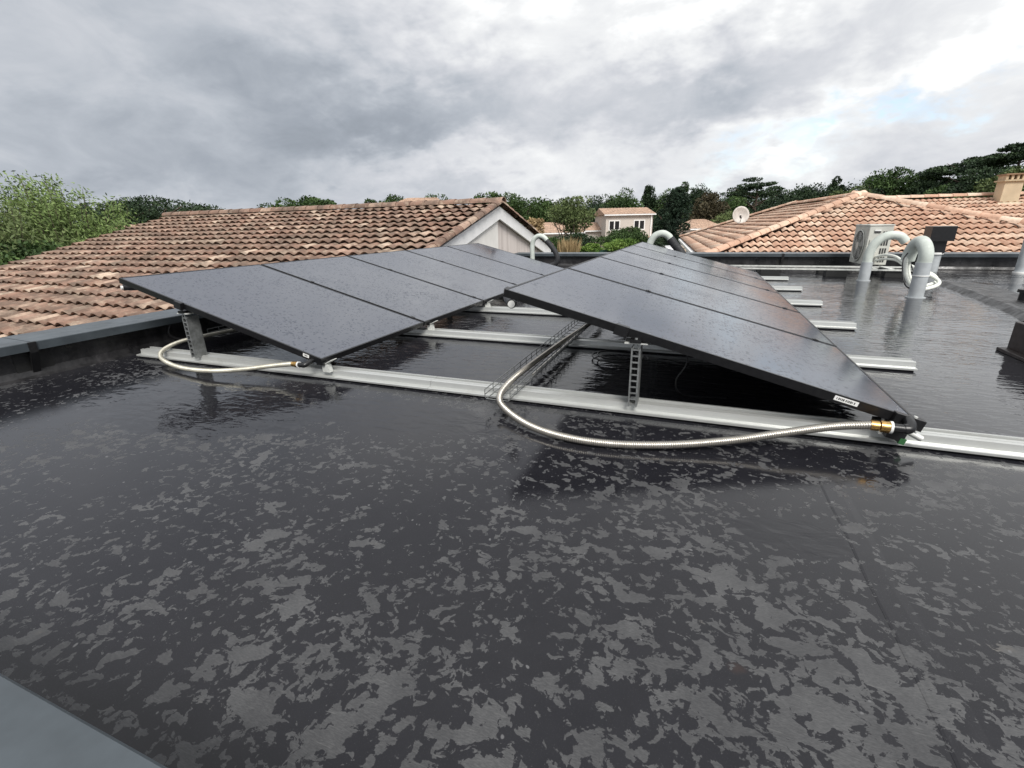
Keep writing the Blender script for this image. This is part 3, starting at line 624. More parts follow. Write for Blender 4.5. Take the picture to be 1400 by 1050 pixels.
class Tiler:
    def __init__(s, parent, key, W, L, waves, h, rr=.11, lift=.06):
        s.p = parent; s.key = key; s.W = W; s.L = L; s.items = []; v, f, sm = tile_mesh(W, L, waves, h, lift); s.v, s.f, s.sm = v, f, sm; s.ridges = []; s.rr = rr
    def facet(s, org, ex, ey, n_, inside, cols, rows):
        """org: eave origin; ex across, ey up the slope (unit), inside(a, b) says if a tile centre is kept"""
        for r_ in rows:
            for c in cols:
                a = c*s.W; b = r_*s.L
                if not inside(a+s.W/2, b+s.L/2): continue
                P_ = org+ex*(a+random.uniform(-.006, .006))+ey*(b+random.uniform(-.016, .016)); R_ = Matrix.Rotation(random.uniform(-.022, .022), 3, n_)
                Mx = Matrix((R_@ex, R_@ey, n_)).transposed().to_4x4(); Mx.translation = P_+n_*random.uniform(0, .006)
                s.items.append((Mx, (P_+ex*s.W/2+ey*s.L/2)))
    def ridge(s, a, b, L=.40):
        a = Vector(a); b = Vector(b); d = (b-a).normalized(); x = d.cross(Vector((0, 0, 1))).normalized(); z = x.cross(d); k = int((b-a).length/L)
        for i in range(k+1):
            if i*L > (b-a).length-.1: break
            Mx = Matrix((x, d, z)).transposed().to_4x4(); Mx.translation = a+d*(i*L)+z*.02; s.ridges.append((Mx, a+d*(i*L)))
        s.rL = L
    def finish(s, name='roof_tile', limit=270):
        me = bpy.data.meshes.new(name); me.from_pydata(s.v, [], s.f); me.polygons.foreach_set('use_smooth', s.sm); me.materials.append(MT[s.key, 'obj'])
        def key_(it):
            x, y, w_ = pix(it[1]); vis = -25 < x < 1425 and y > 150 and w_ > 0
            return (0 if vis else 1, w_)
        s.items.sort(key=key_); inv = s.p.matrix_world.inverted() if False else Matrix.Translation(-s.p.location)
        for Mx, c in s.items[:limit]:
            o_ = link(me, name, s.p); o_.matrix_local = inv @ Mx
        rest = s.items[limit:]
        if rest:
            V = np.array(s.v); allv = []; fl_ = []; tint = []; nv = len(V); Fa = s.f
            for i, (Mx, c) in enumerate(rest):
                A = np.array(inv @ Mx); allv.append(V@A[:3, :3].T + A[:3, 3]); fl_ += [tuple(j+i*nv for j in f) for f in Fa]; tint += [random.random()]*nv
            m2 = bpy.data.meshes.new('distant_roof_tiles'); m2.from_pydata([tuple(v) for v in np.concatenate(allv)], [], fl_); at_ = m2.attributes.new('tint', 'FLOAT', 'POINT'); at_.data.foreach_set('value', tint)
            m2.polygons.foreach_set('use_smooth', s.sm*len(rest)); m2.materials.append(MT[s.key, 'att']); link(m2, 'distant_roof_tiles', s.p, None, 'stuff')
        rm = None
        for Mx, c in s.ridges:
            if rm is None:
                o_ = ridge_mesh(s.rL, s.rr).build('ridge_tile', MT[s.key, 'obj'], s.p); rm = o_.data
            else: o_ = link(rm, 'ridge_tile', s.p)
            o_.matrix_local = inv @ Mx
MWALL = simple('pale_render', (.76, .74, .71), .85, 0, .06, 3, .2, 40, .004)
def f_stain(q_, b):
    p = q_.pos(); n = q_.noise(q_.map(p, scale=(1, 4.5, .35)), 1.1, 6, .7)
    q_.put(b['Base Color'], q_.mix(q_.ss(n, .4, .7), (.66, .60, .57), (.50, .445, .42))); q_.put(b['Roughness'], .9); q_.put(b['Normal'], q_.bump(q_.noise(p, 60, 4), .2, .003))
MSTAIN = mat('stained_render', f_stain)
MBARGE = simple('white_bargeboard', (.84, .84, .84), .6, 0, .05, 4, .1, 40, .002)
# left house: one long gable roof, ridge across the view
S = .9
def sc(P_): return Vector((P_[0]*S, P_[1]*S, CAMH+(P_[2]-CAMH)*S))
apex = sc(at(683, 281, X=-5.0)); ridge_z = apex.z; YR = apex.y; XG = apex.x; XV = -16.0; tanp = math.tan(R(15.2))
tl = thing('tiled_house', 'neighbouring house with long weathered brown tile roof and white gable, at left', 'house')
tl_t = Tiler(tl, 'L', .26, .37, 1, .055, .15, .062)
ex = Vector((1, 0, 0)); ey = Vector((0, math.cos(R(15.2)), math.sin(R(15.2)))); nn = ex.cross(ey)
rows = 22; org = Vector((XV, YR, ridge_z)) - ey*(rows*.37)
tl_t.facet(org, ex, ey, nn, lambda a, b: True, range(int((XG-XV)/.26+.5)), range(rows))
ey2 = Vector((0, -math.cos(R(15.2)), math.sin(R(15.2)))); ex2 = Vector((-1, 0, 0)); n2_ = ex2.cross(ey2)
tl_t.facet(Vector((XG, YR, ridge_z))-ey2*(12*.37), ex2, ey2, n2_, lambda a, b: True, range(44), range(12))
tl_t.ridge((XG+.12, YR, ridge_z+.05), (XV, YR, ridge_z+.05), .42)
tl_t.finish(limit=285)
e_ = Vector((XV, YR, ridge_z))
m = MB(); lo = org - Vector((0, 0, .035)); hi = Vector((XV, YR, ridge_z-.035)); bk = Vector((XV, YR, ridge_z))-ey2*(12*.37)-Vector((0, 0, .035))
m.add([lo, lo+ex*(XG-XV), hi+ex*(XG-XV), hi, bk, bk+ex*(XG-XV)], [(0, 1, 2, 3), (3, 2, 5, 4)]); m.build('roof_deck', simple('roof_underlay', (.05, .035, .03), .9), tl)
# gable wall, two planes meeting under the apex; bargeboards
yn, yf = YR-7.2, YR+4.0; zw = GZ
MB().prism([(yn, GZ), (YR, GZ), (YR, ridge_z-.22), (yn, ridge_z-.22-(YR-yn)*tanp)], lambda p, z, s_: Vector((s_, p, z)), XV+.3, XG-.06).build('wall', MWALL, tl)
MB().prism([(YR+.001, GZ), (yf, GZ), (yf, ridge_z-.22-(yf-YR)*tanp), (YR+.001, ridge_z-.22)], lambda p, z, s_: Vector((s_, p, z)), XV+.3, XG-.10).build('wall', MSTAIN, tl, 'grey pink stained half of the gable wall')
for sg, yy in ((-1, YR-8.0), (1, YR+4.3)):
    L_ = abs(yy-YR)
    MB().prism([(0, -.02), (L_*sg, -.02-L_*tanp), (L_*sg, -.30-L_*tanp), (0, -.30)], lambda p, z, s_: Vector((s_, YR+p+.0012*sg, ridge_z+z)), XG-.05, XG).build('bargeboard', MBARGE, tl)
vm = None
for i in range(22):
    p_ = Vector((XG+.0, YR, ridge_z+.07)) - ey*((i+1)*.37)
    if vm is None: o_ = ridge_mesh(.37, .105).build('verge_tile', MT['L', 'obj'], tl); vm = o_.data
    else: o_ = link(vm, 'verge_tile', tl)
    Mx = Matrix((ex, ey, nn)).transposed().to_4x4(); Mx.translation = p_; o_.matrix_local = Mx
for i in range(12):
    p_ = Vector((XG+.0, YR, ridge_z+.07)) - ey2*((i+1)*.37); o_ = link(vm, 'verge_tile', tl)
    Mx = Matrix((ex2, ey2, n2_)).transposed().to_4x4(); Mx.translation = p_; o_.matrix_local = Mx
# right house: hipped block with a second ridge behind and a chimney
t = thing('tiled_house', 'neighbouring house with clean orange hipped tile roof and chimney, at right', 'house')
PT = R(18); rot = R(4); P0 = at(1174, 271.5, Y=18); e1 = Vector((math.cos(rot), math.sin(rot), 0)); e2 = Vector((-math.sin(rot), math.cos(rot), 0)); HW = 4.35; SL = HW/math.cos(PT)
Zp = Vector((0, 0, 1)); RLN = 8.0
def facet_basis(ex_, down): # down: horizontal outward direction
    ey_ = (-down*math.cos(PT) + Zp*math.sin(PT)); return ex_, ey_, ex_.cross(ey_)
TR = Tiler(t, 'R', .36, .37, 2, .056, .135, .052); nr = int(SL/.37)+1
# front (faces the camera)
exf, eyf, nf = facet_basis(e1, -e2); eave = P0 - eyf*(nr*.37)
TR.facet(eave, exf, eyf, nf, lambda a, b: abs(a) < (nr*.37-b)*math.cos(PT)+.02, range(-14, 14), range(nr))
# left (faces -e1)
exl, eyl, nl = facet_basis(-e2, -e1); 
TR.facet(P0 - eyl*(nr*.37), exl, eyl, nl, lambda a, b: -(RLN+(nr*.37-b)*math.cos(PT)) < a < (nr*.37-b)*math.cos(PT)+.05, range(-40, 14), range(nr))
# right (faces +e1)
exr, eyr, nrm_ = facet_basis(e2, e1)
TR.facet(P0 - eyr*(nr*.37), exr, eyr, nrm_, lambda a, b: -(nr*.37-b)*math.cos(PT) < a < RLN*.5, range(-14, 14), range(nr))
# second block, ridge along e1 to the right, its front facet
PB = P0 + e2*4.2
TR.facet(PB - eyf*(nr*.37), exf, eyf, nf, lambda a, b: a > (b*math.cos(PT)*0+ (nr*.37-b)*math.cos(PT))-.1, range(0, 47), range(nr))
hipd = (nr*.37)*math.cos(PT); dz = hipd*math.tan(PT)
TR.ridge(P0+Vector((0, 0, .08)), P0+e2*RLN+Vector((0, 0, .08)))
TR.ridge(P0-e1*hipd-e2*hipd+Vector((0, 0, .08-dz)), P0+Vector((0, 0, .085)))
TR.ridge(P0+e1*hipd-e2*hipd+Vector((0, 0, .08-dz)), P0+Vector((0, 0, .085)))
TR.ridge(P0-e1*hipd+e2*(RLN+hipd)+Vector((0, 0, .08-dz)), P0+e2*RLN+Vector((0, 0, .11)))
TR.ridge(PB+Vector((0, 0, .08)), PB+e1*17+Vector((0, 0, .08)), .42)
TR.finish(limit=285)
MDK = simple('roof_underlay_orange', (.10, .05, .035), .9); zdn = Vector((0, 0, .03))
hv = [P0, P0+e2*RLN, P0-e1*hipd-e2*hipd-Zp*dz, P0+e1*hipd-e2*hipd-Zp*dz, P0-e1*hipd+e2*(RLN+hipd)-Zp*dz, P0+e1*hipd+e2*(RLN+hipd)-Zp*dz]
MB().add([v-zdn for v in hv], [(2, 3, 0), (4, 2, 0, 1), (3, 5, 1, 0), (5, 4, 1)]).build('roof_deck', MDK, t)
hb = [PB, PB+e1*17, PB+e1*17-e2*hipd-Zp*dz, PB-e2*hipd-Zp*dz, PB+e1*17+e2*hipd-Zp*dz, PB+e2*hipd-Zp*dz]
MB().add([v-zdn*1.3 for v in hb], [(3, 2, 1, 0), (0, 1, 4, 5)]).build('roof_deck', MDK, t)
Mw = Matrix((e1, e2, Zp)).transposed().to_4x4(); Mw.translation = Vector((P0.x, P0.y, 0))
MB().box(-hipd+.35, hipd-.35, -hipd+.35, RLN+hipd-.35, GZ, P0.z-dz-.02, Mw).build('wall', MWALL, t)
MB().box(hipd-.34, 17, 4.2-hipd+.35, 4.2+hipd-.35, GZ, P0.z-dz-.02, Mw).build('wall', MWALL, t)
MB().box(-hipd-.12, -hipd, -hipd, RLN+hipd, P0.z-dz-.11, P0.z-dz-.01, Mw).build('gutter', MBARGE, t)
MB().box(-hipd, hipd, -hipd-.12, -hipd, P0.z-dz-.11, P0.z-dz-.01, Mw).build('gutter', MBARGE, t)
# chimney (on the second block, close to its ridge)
D = ray(1377, 279); n0 = nf; O = Vector((0, 0, CAMH)); tt = (PB-O).dot(n0)/D.dot(n0); C0 = O+D*tt; C0l = Mw.inverted() @ C0
cw = .25
ch = MB().box(C0l.x-cw, C0l.x+cw, C0l.y-.05, C0l.y+.4, C0.z-.5, C0.z+.72, Mw).build('chimney', simple('chimney_render', (.52, .42, .29), .85, 0, .1, 3, .3, 30, .01), t)
MB().box(C0l.x-cw-.06, C0l.x+cw+.06, C0l.y-.11, C0l.y+.46, C0.z+.72, C0.z+.77, Mw).build('ledge', simple('chimney_ledge', (.45, .36, .24), .85), ch)
for i in range(4): MB().box(C0l.x-cw+.0+i*.145, C0l.x-cw+.065+i*.145, C0l.y-.03, C0l.y+.4, C0.z+.77, C0.z+.92, Mw).build('chimney_pier', MBARGE if False else simple('pier', (.50, .38, .25), .85), ch)
MB().box(C0l.x-cw-.04, C0l.x+cw+.04, C0l.y-.08, C0l.y+.44, C0.z+.92, C0.z+.96, Mw).build('cap', simple('cap_brown', (.25, .16, .10), .85), ch)
MB().box(C0l.x-cw-.08, C0l.x+cw+.10, C0l.y-.14, C0l.y+.5, C0.z-.10, C0.z+.05, Mw).build('flashing', simple('mortar_cream', (.68, .62, .48), .85), ch)
# dish
P = at(1011, 309, Y=24); t = thing('satellite_dish', 'round beige satellite dish on the left slope of the orange roof', 'dish', tuple(P)); s_ = .34*24/24
rings = 5; vs_ = []; 
for i in range(rings+1):
    for j in range(20): a = 2*math.pi*j/20; rr = .36*i/rings; vs_.append((rr*math.cos(a), .10*(i/rings)**2*-1, .45+rr*math.sin(a)*1.05))
m = MB(); m.add(vs_, [(i*20+j, i*20+(j+1) % 20, (i+1)*20+(j+1) % 20, (i+1)*20+j) for i in range(rings) for j in range(20)], True)
o_ = m.build('reflector', simple('dish_beige', (.50, .46, .42), .5), t); o_.rotation_euler = (R(-12), 0, R(15)); sm_ = o_.modifiers.new('s', 'SOLIDIFY'); sm_.thickness = .01
MB().tube([(0, .1, -.35), (0, .1, .2), (0, .02, .45)], .025, 8).build('mast', MBLK, t); MB().tube([(0, 0, .15), (.02, -.35, .38)], .012, 6).build('arm', MBLK, t)
# ------------------------------------------------------------------ distant houses
MFAR = simple('far_roof', (.40, .275, .20), .9, 0, .3, 3, .5, 6, .05)
MWFAR = simple('far_wall', (.52, .475, .43), .9, 0, .06, 1)
def far_tiles(par, a, b, c, d, rows_, cols_):
    """joined tile relief on a far slope a-b eave, d-c ridge"""
    m = MB()
    for i in range(rows_):
        for j in range(cols_):
            u0, u1 = j/cols_, (j+1)/cols_; v0, v1 = i/rows_, (i+1)/rows_
            f = lambda u, v: a.lerp(b, u).lerp(d.lerp(c, u), v)
            k = len(m.v); um = (u0+u1)/2; zt = .07+random.uniform(0, .02)
            m.add([f(u0, v0), f(um, v0)+Zp*zt, f(u1, v0), f(u0, v1), f(um, v1)+Zp*(zt-.04), f(u1, v1)], [(0, 1, 4, 3), (1, 2, 5, 4), (0, 2, 1)])
    return m.build('far_roof_tiles', MFAR, par, None, 'stuff')
def far_house(label, cx, yeave, wpx, hpx, d, depth, z0=GZ, wins=(), rz=0.0, hip=False, ridge_up=1.0):
    C = at(cx, yeave, d=d); wd = wpx/FPX*d*.98; u = RIGHT.copy(); u.rotate(Matrix.Rotation(rz, 3, 'Z')); v = Vector((-u.y, u.x, 0))
    t = thing('far_house', label, 'house', (0, 0, 0)); Mh = Matrix((u, v, Zp)).transposed().to_4x4(); Mh.translation = Vector((C.x, C.y, 0))
    MB().box(-wd/2, wd/2, 0, depth, z0, C.z, Mh).build('wall', MWFAR, t)
    rh = ridge_up; ov = .25
    A = Mh@Vector((-wd/2-ov, -ov, C.z)); B = Mh@Vector((wd/2+ov, -ov, C.z)); hx = (wd*.35 if hip else 0)
    Cc = Mh@Vector((wd/2+ov-hx, depth/2, C.z+rh)); Dd = Mh@Vector((-wd/2-ov+hx, depth/2, C.z+rh)); E_ = Mh@Vector((wd/2+ov, depth+ov, C.z)); F_ = Mh@Vector((-wd/2-ov, depth+ov, C.z))
    dn = Zp*.03
    MB().add([A-dn, B-dn, Cc-dn, Dd-dn, E_-dn, F_-dn], [(0, 1, 2, 3), (3, 2, 4, 5), (1, 4, 2), (0, 3, 5)]).build('roof', MFAR, t)
    far_tiles(t, A, B, Cc, Dd, 9, int(wd/.33))
    MB().box(-wd/2-ov, wd/2+ov, -ov-.1, -ov, C.z-.14, C.z-.02, Mh).build('gutter', MBARGE, t)
    for (wx, wz, ww, wh) in wins:
        f = MB(); x0, x1 = wx-ww/2, wx+ww/2; z1 = C.z-wz; z0_ = z1-wh
        f.box(x0-.1, x1+.1, -.05, -.003, z0_-.12, z0_, Mh); f.box(x0-.1, x1+.1, -.05, -.003, z1, z1+.1, Mh); f.box(x0-.1, x0, -.05, -.003, z0_, z1, Mh); f.box(x1, x1+.1, -.05, -.003, z0_, z1, Mh); f.box(wx-.06, wx+.06, -.05, -.003, z0_, z1, Mh)
        fo = f.build('window', MWHITE, t)
        for sx in (-1, 1):
            MB().box(min(wx+sx*.07, x1 if sx > 0 else x0), max(wx+sx*.07, x1 if sx > 0 else x0), -.03, -.008, z0_+.01, z1-.01, Mh).build('pane', MBLK, fo)
    return t, Mh, C, wd
t2, Mh, C2, wd2 = far_house('two storey pale beige house with two white framed double windows, in the centre distance', 861, 292.5, 60, 25, 58, 7, wins=((-1.7, .75, 1.1, .9), (1.15, .75, 1.1, .9)), ridge_up=.75)
MB().box(wd2/2-.25, wd2/2-.15, -.12, -.02, GZ, C2.z-.1, Mh).build('downpipe', MBARGE, t2)
Al, Bl = Mh@Vector((-2.6, -2.2, C2.z-3.3)), Mh@Vector((wd2/2+2.2, -2.2, C2.z-3.3)); Cl, Dl = Mh@Vector((wd2/2+2.2, -.02, C2.z-2.5)), Mh@Vector((-2.6, -.02, C2.z-2.5))
MB().add([Al, Bl, Cl, Dl], [(0, 1, 2, 3)]).build('porch_roof', MFAR, t2); far_tiles(t2, Al+Zp*.02, Bl+Zp*.02, Cl+Zp*.02, Dl+Zp*.02, 5, 24)
far_house('low wing with orange roof just left of the two storey house', 806, 315, 44, 12, 60, 6, ridge_up=.9)
far_house('low orange roofed house behind the olive tree, right of the white gable', 762, 318, 66, 14, 50, 8, hip=True, ridge_up=1.0)
far_house('small orange roofed house between the dark conifer and the orange roof', 968, 312, 40, 14, 55, 6, hip=True, ridge_up=.9)
far_house('pyramid tile roof peeking over the ridge of the brown roof', 566, 292, 110, 14, 38, 8, hip=True, ridge_up=1.3)
far_house('distant tile roof with pale gutter between the willow and the brown roof', 190, 322, 60, 12, 34, 6, hip=False, ridge_up=.6, rz=R(20))
# car
def car(label, P_, rz):
    t = thing('parked_car', label, 'car', tuple(P_), rz); mw = simple('white_car_paint', (.72, .73, .74), .25); mg = simple('car_glass', (.02, .025, .03), .08)
    prof = [(-2.1, .35), (-2.15, .7), (-2.0, .95), (-1.2, 1.0), (-.7, 1.42), (.7, 1.48), (1.7, 1.35), (2.05, .95), (2.1, .5), (2.05, .3)]
    bevel(MB().prism(prof, lambda p, z, s_: Vector((p, s_, z)), -.85, .85).build('body', mw, t), .05, 3)
    for sy in (-1, 1): MB().prism([(-1.0, .98), (-.6, 1.36), (.7, 1.40), (1.5, 1.28), (1.7, .98)], lambda p, z, s_: Vector((p, s_*sy, z)), .852, .862).build('side_window', mg, t)
    MB().add([(-1.19, -.7, 1.01), (-1.19, .7, 1.01), (-.72, .62, 1.42), (-.72, -.62, 1.42), (-1.21, -.7, 1.03), (-1.21, .7, 1.03), (-.74, .62, 1.44), (-.74, -.62, 1.44)], [(0, 1, 2, 3), (7, 6, 5, 4), (0, 4, 5, 1), (1, 5, 6, 2), (2, 6, 7, 3), (3, 7, 4, 0)]).build('windscreen', mg, t)
    for x in (-1.3, 1.35):
        for y in (-.8, .8):
            wh = MB().tube([(x, y-.1, .32), (x, y+.1, .32)], .32, 18).build('wheel', MDARK, t); MB().tube([(x, y-.11, .32), (x, y+.11, .32)], .19, 14).build('rim', MGALV, wh)
    for y in (-.6, .6): MB().box(-2.17, -2.08, y-.18, y+.18, .68, .82).build('headlight', MGALV, t)
    MB().box(-2.165, -2.10, -.35, .35, .5, .62).build('grille', MBLK, t)
    return t
def ground_pt(x, y, d, up=0): P_ = at(x, y, d=d); return Vector((P_.x, P_.y, GZ+up))
P = at(921, 338, d=44); car('white car parked in the drive between the dark conifer and the gate post', Vector((P.x, P.y, P.z-1.3)), HEAD+R(-100))
CZ = P.z-1.3
o_ = MB().add([(P.x-9, P.y-10, CZ), (P.x+9, P.y-10, CZ), (P.x+9, P.y+12, CZ), (P.x-9, P.y+12, CZ), (P.x-12, P.y-13, GZ-.2), (P.x+12, P.y-13, GZ-.2), (P.x+12, P.y+15, GZ-.2), (P.x-12, P.y+15, GZ-.2)], [(0, 1, 2, 3), (0, 4, 5, 1), (1, 5, 6, 2), (2, 6, 7, 3), (3, 7, 4, 0)]).build('driveway', simple('gravel_drive', (.30, .26, .22), .9, 0, .2, 2)); o_['kind'] = 'structure'
P = at(937, 341, d=38); tag(bevel(MB().box(P.x-.28, P.x+.28, P.y-.28, P.y+.28, CZ-1, P.z+.75).box(P.x-.34, P.x+.34, P.y-.34, P.y+.34, P.z+.752, P.z+.84).build('gate_post', simple('post_beige', (.50, .41, .33), .9)), .02), 'square beige gate post right of the white car', 'gate post')
P = at(960, 346, d=37); tag(MB().box(P.x-1.4, P.x+1.6, P.y, P.y+.25, CZ-1, P.z+.35).box(P.x-1.45, P.x+1.65, P.y-.04, P.y+.29, P.z+.352, P.z+.41).build('garden_wall', simple('wall_beige', (.48, .40, .32), .9)), 'low beige garden wall right of the gate post', 'wall')
# green mesh fence
P = at(770, 341, d=24); Q = at(860, 341.5, d=24); t = thing('garden_fence', 'dark green mesh fence just beyond the far parapet', 'fence', (0, 0, 0)); MFG = simple('fence_green', (.015, .06, .045), .5)
MB().add([P, Q, Vector((Q.x, Q.y, -2.2)), Vector((P.x, P.y, -2.2)), P+Vector((0, .03, 0)), Q+Vector((0, .03, 0)), Vector((Q.x, Q.y+.03, -2.2)), Vector((P.x, P.y+.03, -2.2))], [(0, 3, 2, 1), (4, 5, 6, 7), (0, 1, 5, 4)]).build('mesh_screen', MFG, t)
for i in range(4): c_ = P.lerp(Q, i/3); MB().box(c_.x-.03, c_.x+.03, c_.y-.05, c_.y-.01, -2.3, c_.z+.06).build('fence_post', simple('fence_post_green', (.02, .07, .055), .5), t)
# ------------------------------------------------------------------ vegetation
def leafmat(name, a, b, c, trans=.25):
    def f(q_, bs):
        oi = q_.new('ShaderNodeAttribute', attribute_name='tint').outputs['Fac']; p = q_.pos()
        col = q_.ramp(oi, [(0, a), (.5, b), (1, c)])
        q_.put(bs['Base Color'], q_.mix(q_.ss(q_.noise(p, .9, 3), .35, .65, 0, .35), col, tuple(x*.6 for x in a)))
        q_.put(bs['Roughness'], .65); q_.put(bs['Specular IOR Level'], .25)
        try: q_.put(bs['Transmission Weight'], 0)
        except Exception: pass
    return mat(name, f)
ML = {'oak': leafmat('leaf_oak', (0.028, 0.053, 0.016), (0.053, 0.096, 0.028), (0.096, 0.155, 0.046)),
      'dark': leafmat('leaf_dark', (0.016, 0.031, 0.016), (0.031, 0.056, 0.025), (0.056, 0.090, 0.037)),
      'olive': leafmat('leaf_olive', (0.062, 0.087, 0.031), (0.116, 0.155, 0.056), (0.178, 0.225, 0.085)),
      'willow': leafmat('leaf_willow', (0.070, 0.109, 0.031), (0.132, 0.194, 0.056), (0.217, 0.295, 0.101)),
      'brown': leafmat('leaf_brown', (0.045, 0.040, 0.022), (0.085, 0.068, 0.038), (0.120, 0.105, 0.060)),
      'bright': leafmat('leaf_bright', (0.062, 0.124, 0.025), (0.124, 0.209, 0.040), (0.217, 0.310, 0.070)),
      'straw': leafmat('leaf_straw', (0.217, 0.155, 0.078), (0.372, 0.264, 0.139), (0.512, 0.388, 0.217)),
      'conifer': leafmat('leaf_conifer', (0.011, 0.023, 0.014), (0.020, 0.040, 0.022), (0.037, 0.065, 0.031))}
MBARK = simple('bark', (.085, .062, .045), .9, 0, .3, 6, .5, 20, .02)
def leaves(centers, dirs, ln, wd, mat_, parent, name='crown', tint=None, kind=None):
    n = len(centers); c = np.asarray(centers); d = np.asarray(dirs); d = d/np.linalg.norm(d, axis=1, keepdims=True)
    r_ = RNG.normal(size=(n, 3)); s_ = np.cross(d, r_); s_ /= np.linalg.norm(s_, axis=1, keepdims=True)
    L_ = ln*RNG.uniform(.6, 1.3, (n, 1)); W_ = wd*RNG.uniform(.6, 1.3, (n, 1))
    V = np.stack([c-d*L_/2, c+s_*W_/2, c+d*L_/2, c-s_*W_/2], 1).reshape(-1, 3).astype(np.float32)
    me = bpy.data.meshes.new(name); me.vertices.add(4*n); me.vertices.foreach_set('co', V.ravel()); me.loops.add(4*n); me.loops.foreach_set('vertex_index', np.arange(4*n, dtype=np.int32))
    me.polygons.add(n); me.polygons.foreach_set('loop_start', np.arange(0, 4*n, 4, dtype=np.int32)); me.polygons.foreach_set('loop_total', np.full(n, 4, dtype=np.int32)); me.update(calc_edges=True)
    tv = RNG.uniform(0, 1, n) if tint is None else np.clip(tint, 0, 1)
    a_ = me.attributes.new('tint', 'FLOAT', 'POINT'); a_.data.foreach_set('value', np.repeat(tv, 4).astype(np.float32))
    me.materials.append(mat_); return link(me, name, parent, None, kind)
def crown_pts(shape, n_lobes, per, w_, h_, seed):
    rg = np.random.default_rng(seed); P_ = []; N_ = []; T_ = []
    for i in range(n_lobes):
        while True:
            v = rg.uniform(-1, 1, 3)
            if np.linalg.norm(v) < 1: break
        if shape == 'round': c = v*np.array([.74, .74, .74]); r_ = rg.uniform(.20, .36)
        elif shape == 'flat': c = v*np.array([.85, .85, .62])+[0, 0, .2]; c[2] -= .5*(c[0]**2+c[1]**2); r_ = rg.uniform(.16, .30)
        elif shape == 'cone':
            z = rg.uniform(-1, .85); rr = (1-z)/2*.75+.06; a = rg.uniform(0, 6.28); c = np.array([rr*math.cos(a)*rg.uniform(.4, 1), rr*math.sin(a)*rg.uniform(.4, 1), z]); r_ = rg.uniform(.13, .24)
        elif shape == 'spire':
            a = rg.uniform(0, 6.28); rr = rg.uniform(.1, .62); z = rg.uniform(-1, .9); rr *= 1-max(0, z)*.55; c = np.array([rr*math.cos(a), rr*math.sin(a), z]); r_ = rg.uniform(.16, .28)
        elif shape == 'bush': c = v*np.array([.8, .8, .6]); r_ = rg.uniform(.22, .4)
        q1 = rg.normal(size=(per, 3)); q1 /= np.linalg.norm(q1, axis=1, keepdims=True)
        rad = r_*rg.uniform(.45, 1.12, (per, 1))**.6
        pts = c + q1*rad*np.array([1, 1, .8 if shape != 'flat' else .5]); P_.append(pts); N_.append(q1+rg.normal(size=(per, 3))*.7+[0, 0, .2])
        T_.append(np.full(per, rg.uniform(.1, .8))+rg.normal(size=per)*.16)
    P_ = np.concatenate(P_)*np.array([w_/2, w_/2, h_/2]); return P_, np.concatenate(N_), np.concatenate(T_)
def tree(name, label, cat, cx, ytop, ybot, wpx, d, kind, shape='round', lobes=42, per=110, leaf=.30, group=None, seed=None, trunk=True, zbase=None, gap=0):
    seed = seed or int(cx*7+ytop); T_ = at(cx, ytop, d=d); Bt = at(cx, ybot, d=d); w_ = wpx/FPX*d*1.0; h_ = T_.z-Bt.z; base = GZ-.1 if zbase is None else zbase
    root = thing(name, label, cat, (T_.x, T_.y, base), random.uniform(0, 6.28), group); zc = (T_.z+Bt.z)/2-base
    leaf *= .72; per = int(per*1.9)
    P_, N_, TT = crown_pts(shape, lobes, per, w_*1.04, h_*1.04, seed)
    tint = TT + (0 if True else 0)
    leaves(P_+[0, 0, zc], N_, leaf, leaf*.55, ML[kind], root, 'crown' if trunk else 'foliage', tint)
    if trunk:
        m = MB(); zb = zc-h_*.25; r0 = max(.10, w_*.03)
        m.tube(spline([(0, 0, 0), (w_*.01, 0, zb*.5), (w_*.02, w_*.01, zb), (0, 0, zc+h_*.2)], 4), [r0*(1-.055*i) for i in range(13)], 8)
        rg = random.Random(seed)
        for i in range(7):
            a = rg.uniform(0, 6.28); z0_ = zb*rg.uniform(.75, 1.1); e = rg.uniform(.25, .42)
            m.tube(spline([(0, 0, z0_), (math.cos(a)*w_*e*.5, math.sin(a)*w_*e*.5, z0_+h_*.16), (math.cos(a)*w_*e, math.sin(a)*w_*e, z0_+h_*rg.uniform(.2, .38))], 4), [r0*.45*(1-.09*j) for j in range(9)], 6)
        m.build('trunk', MBARK, root)
    return root
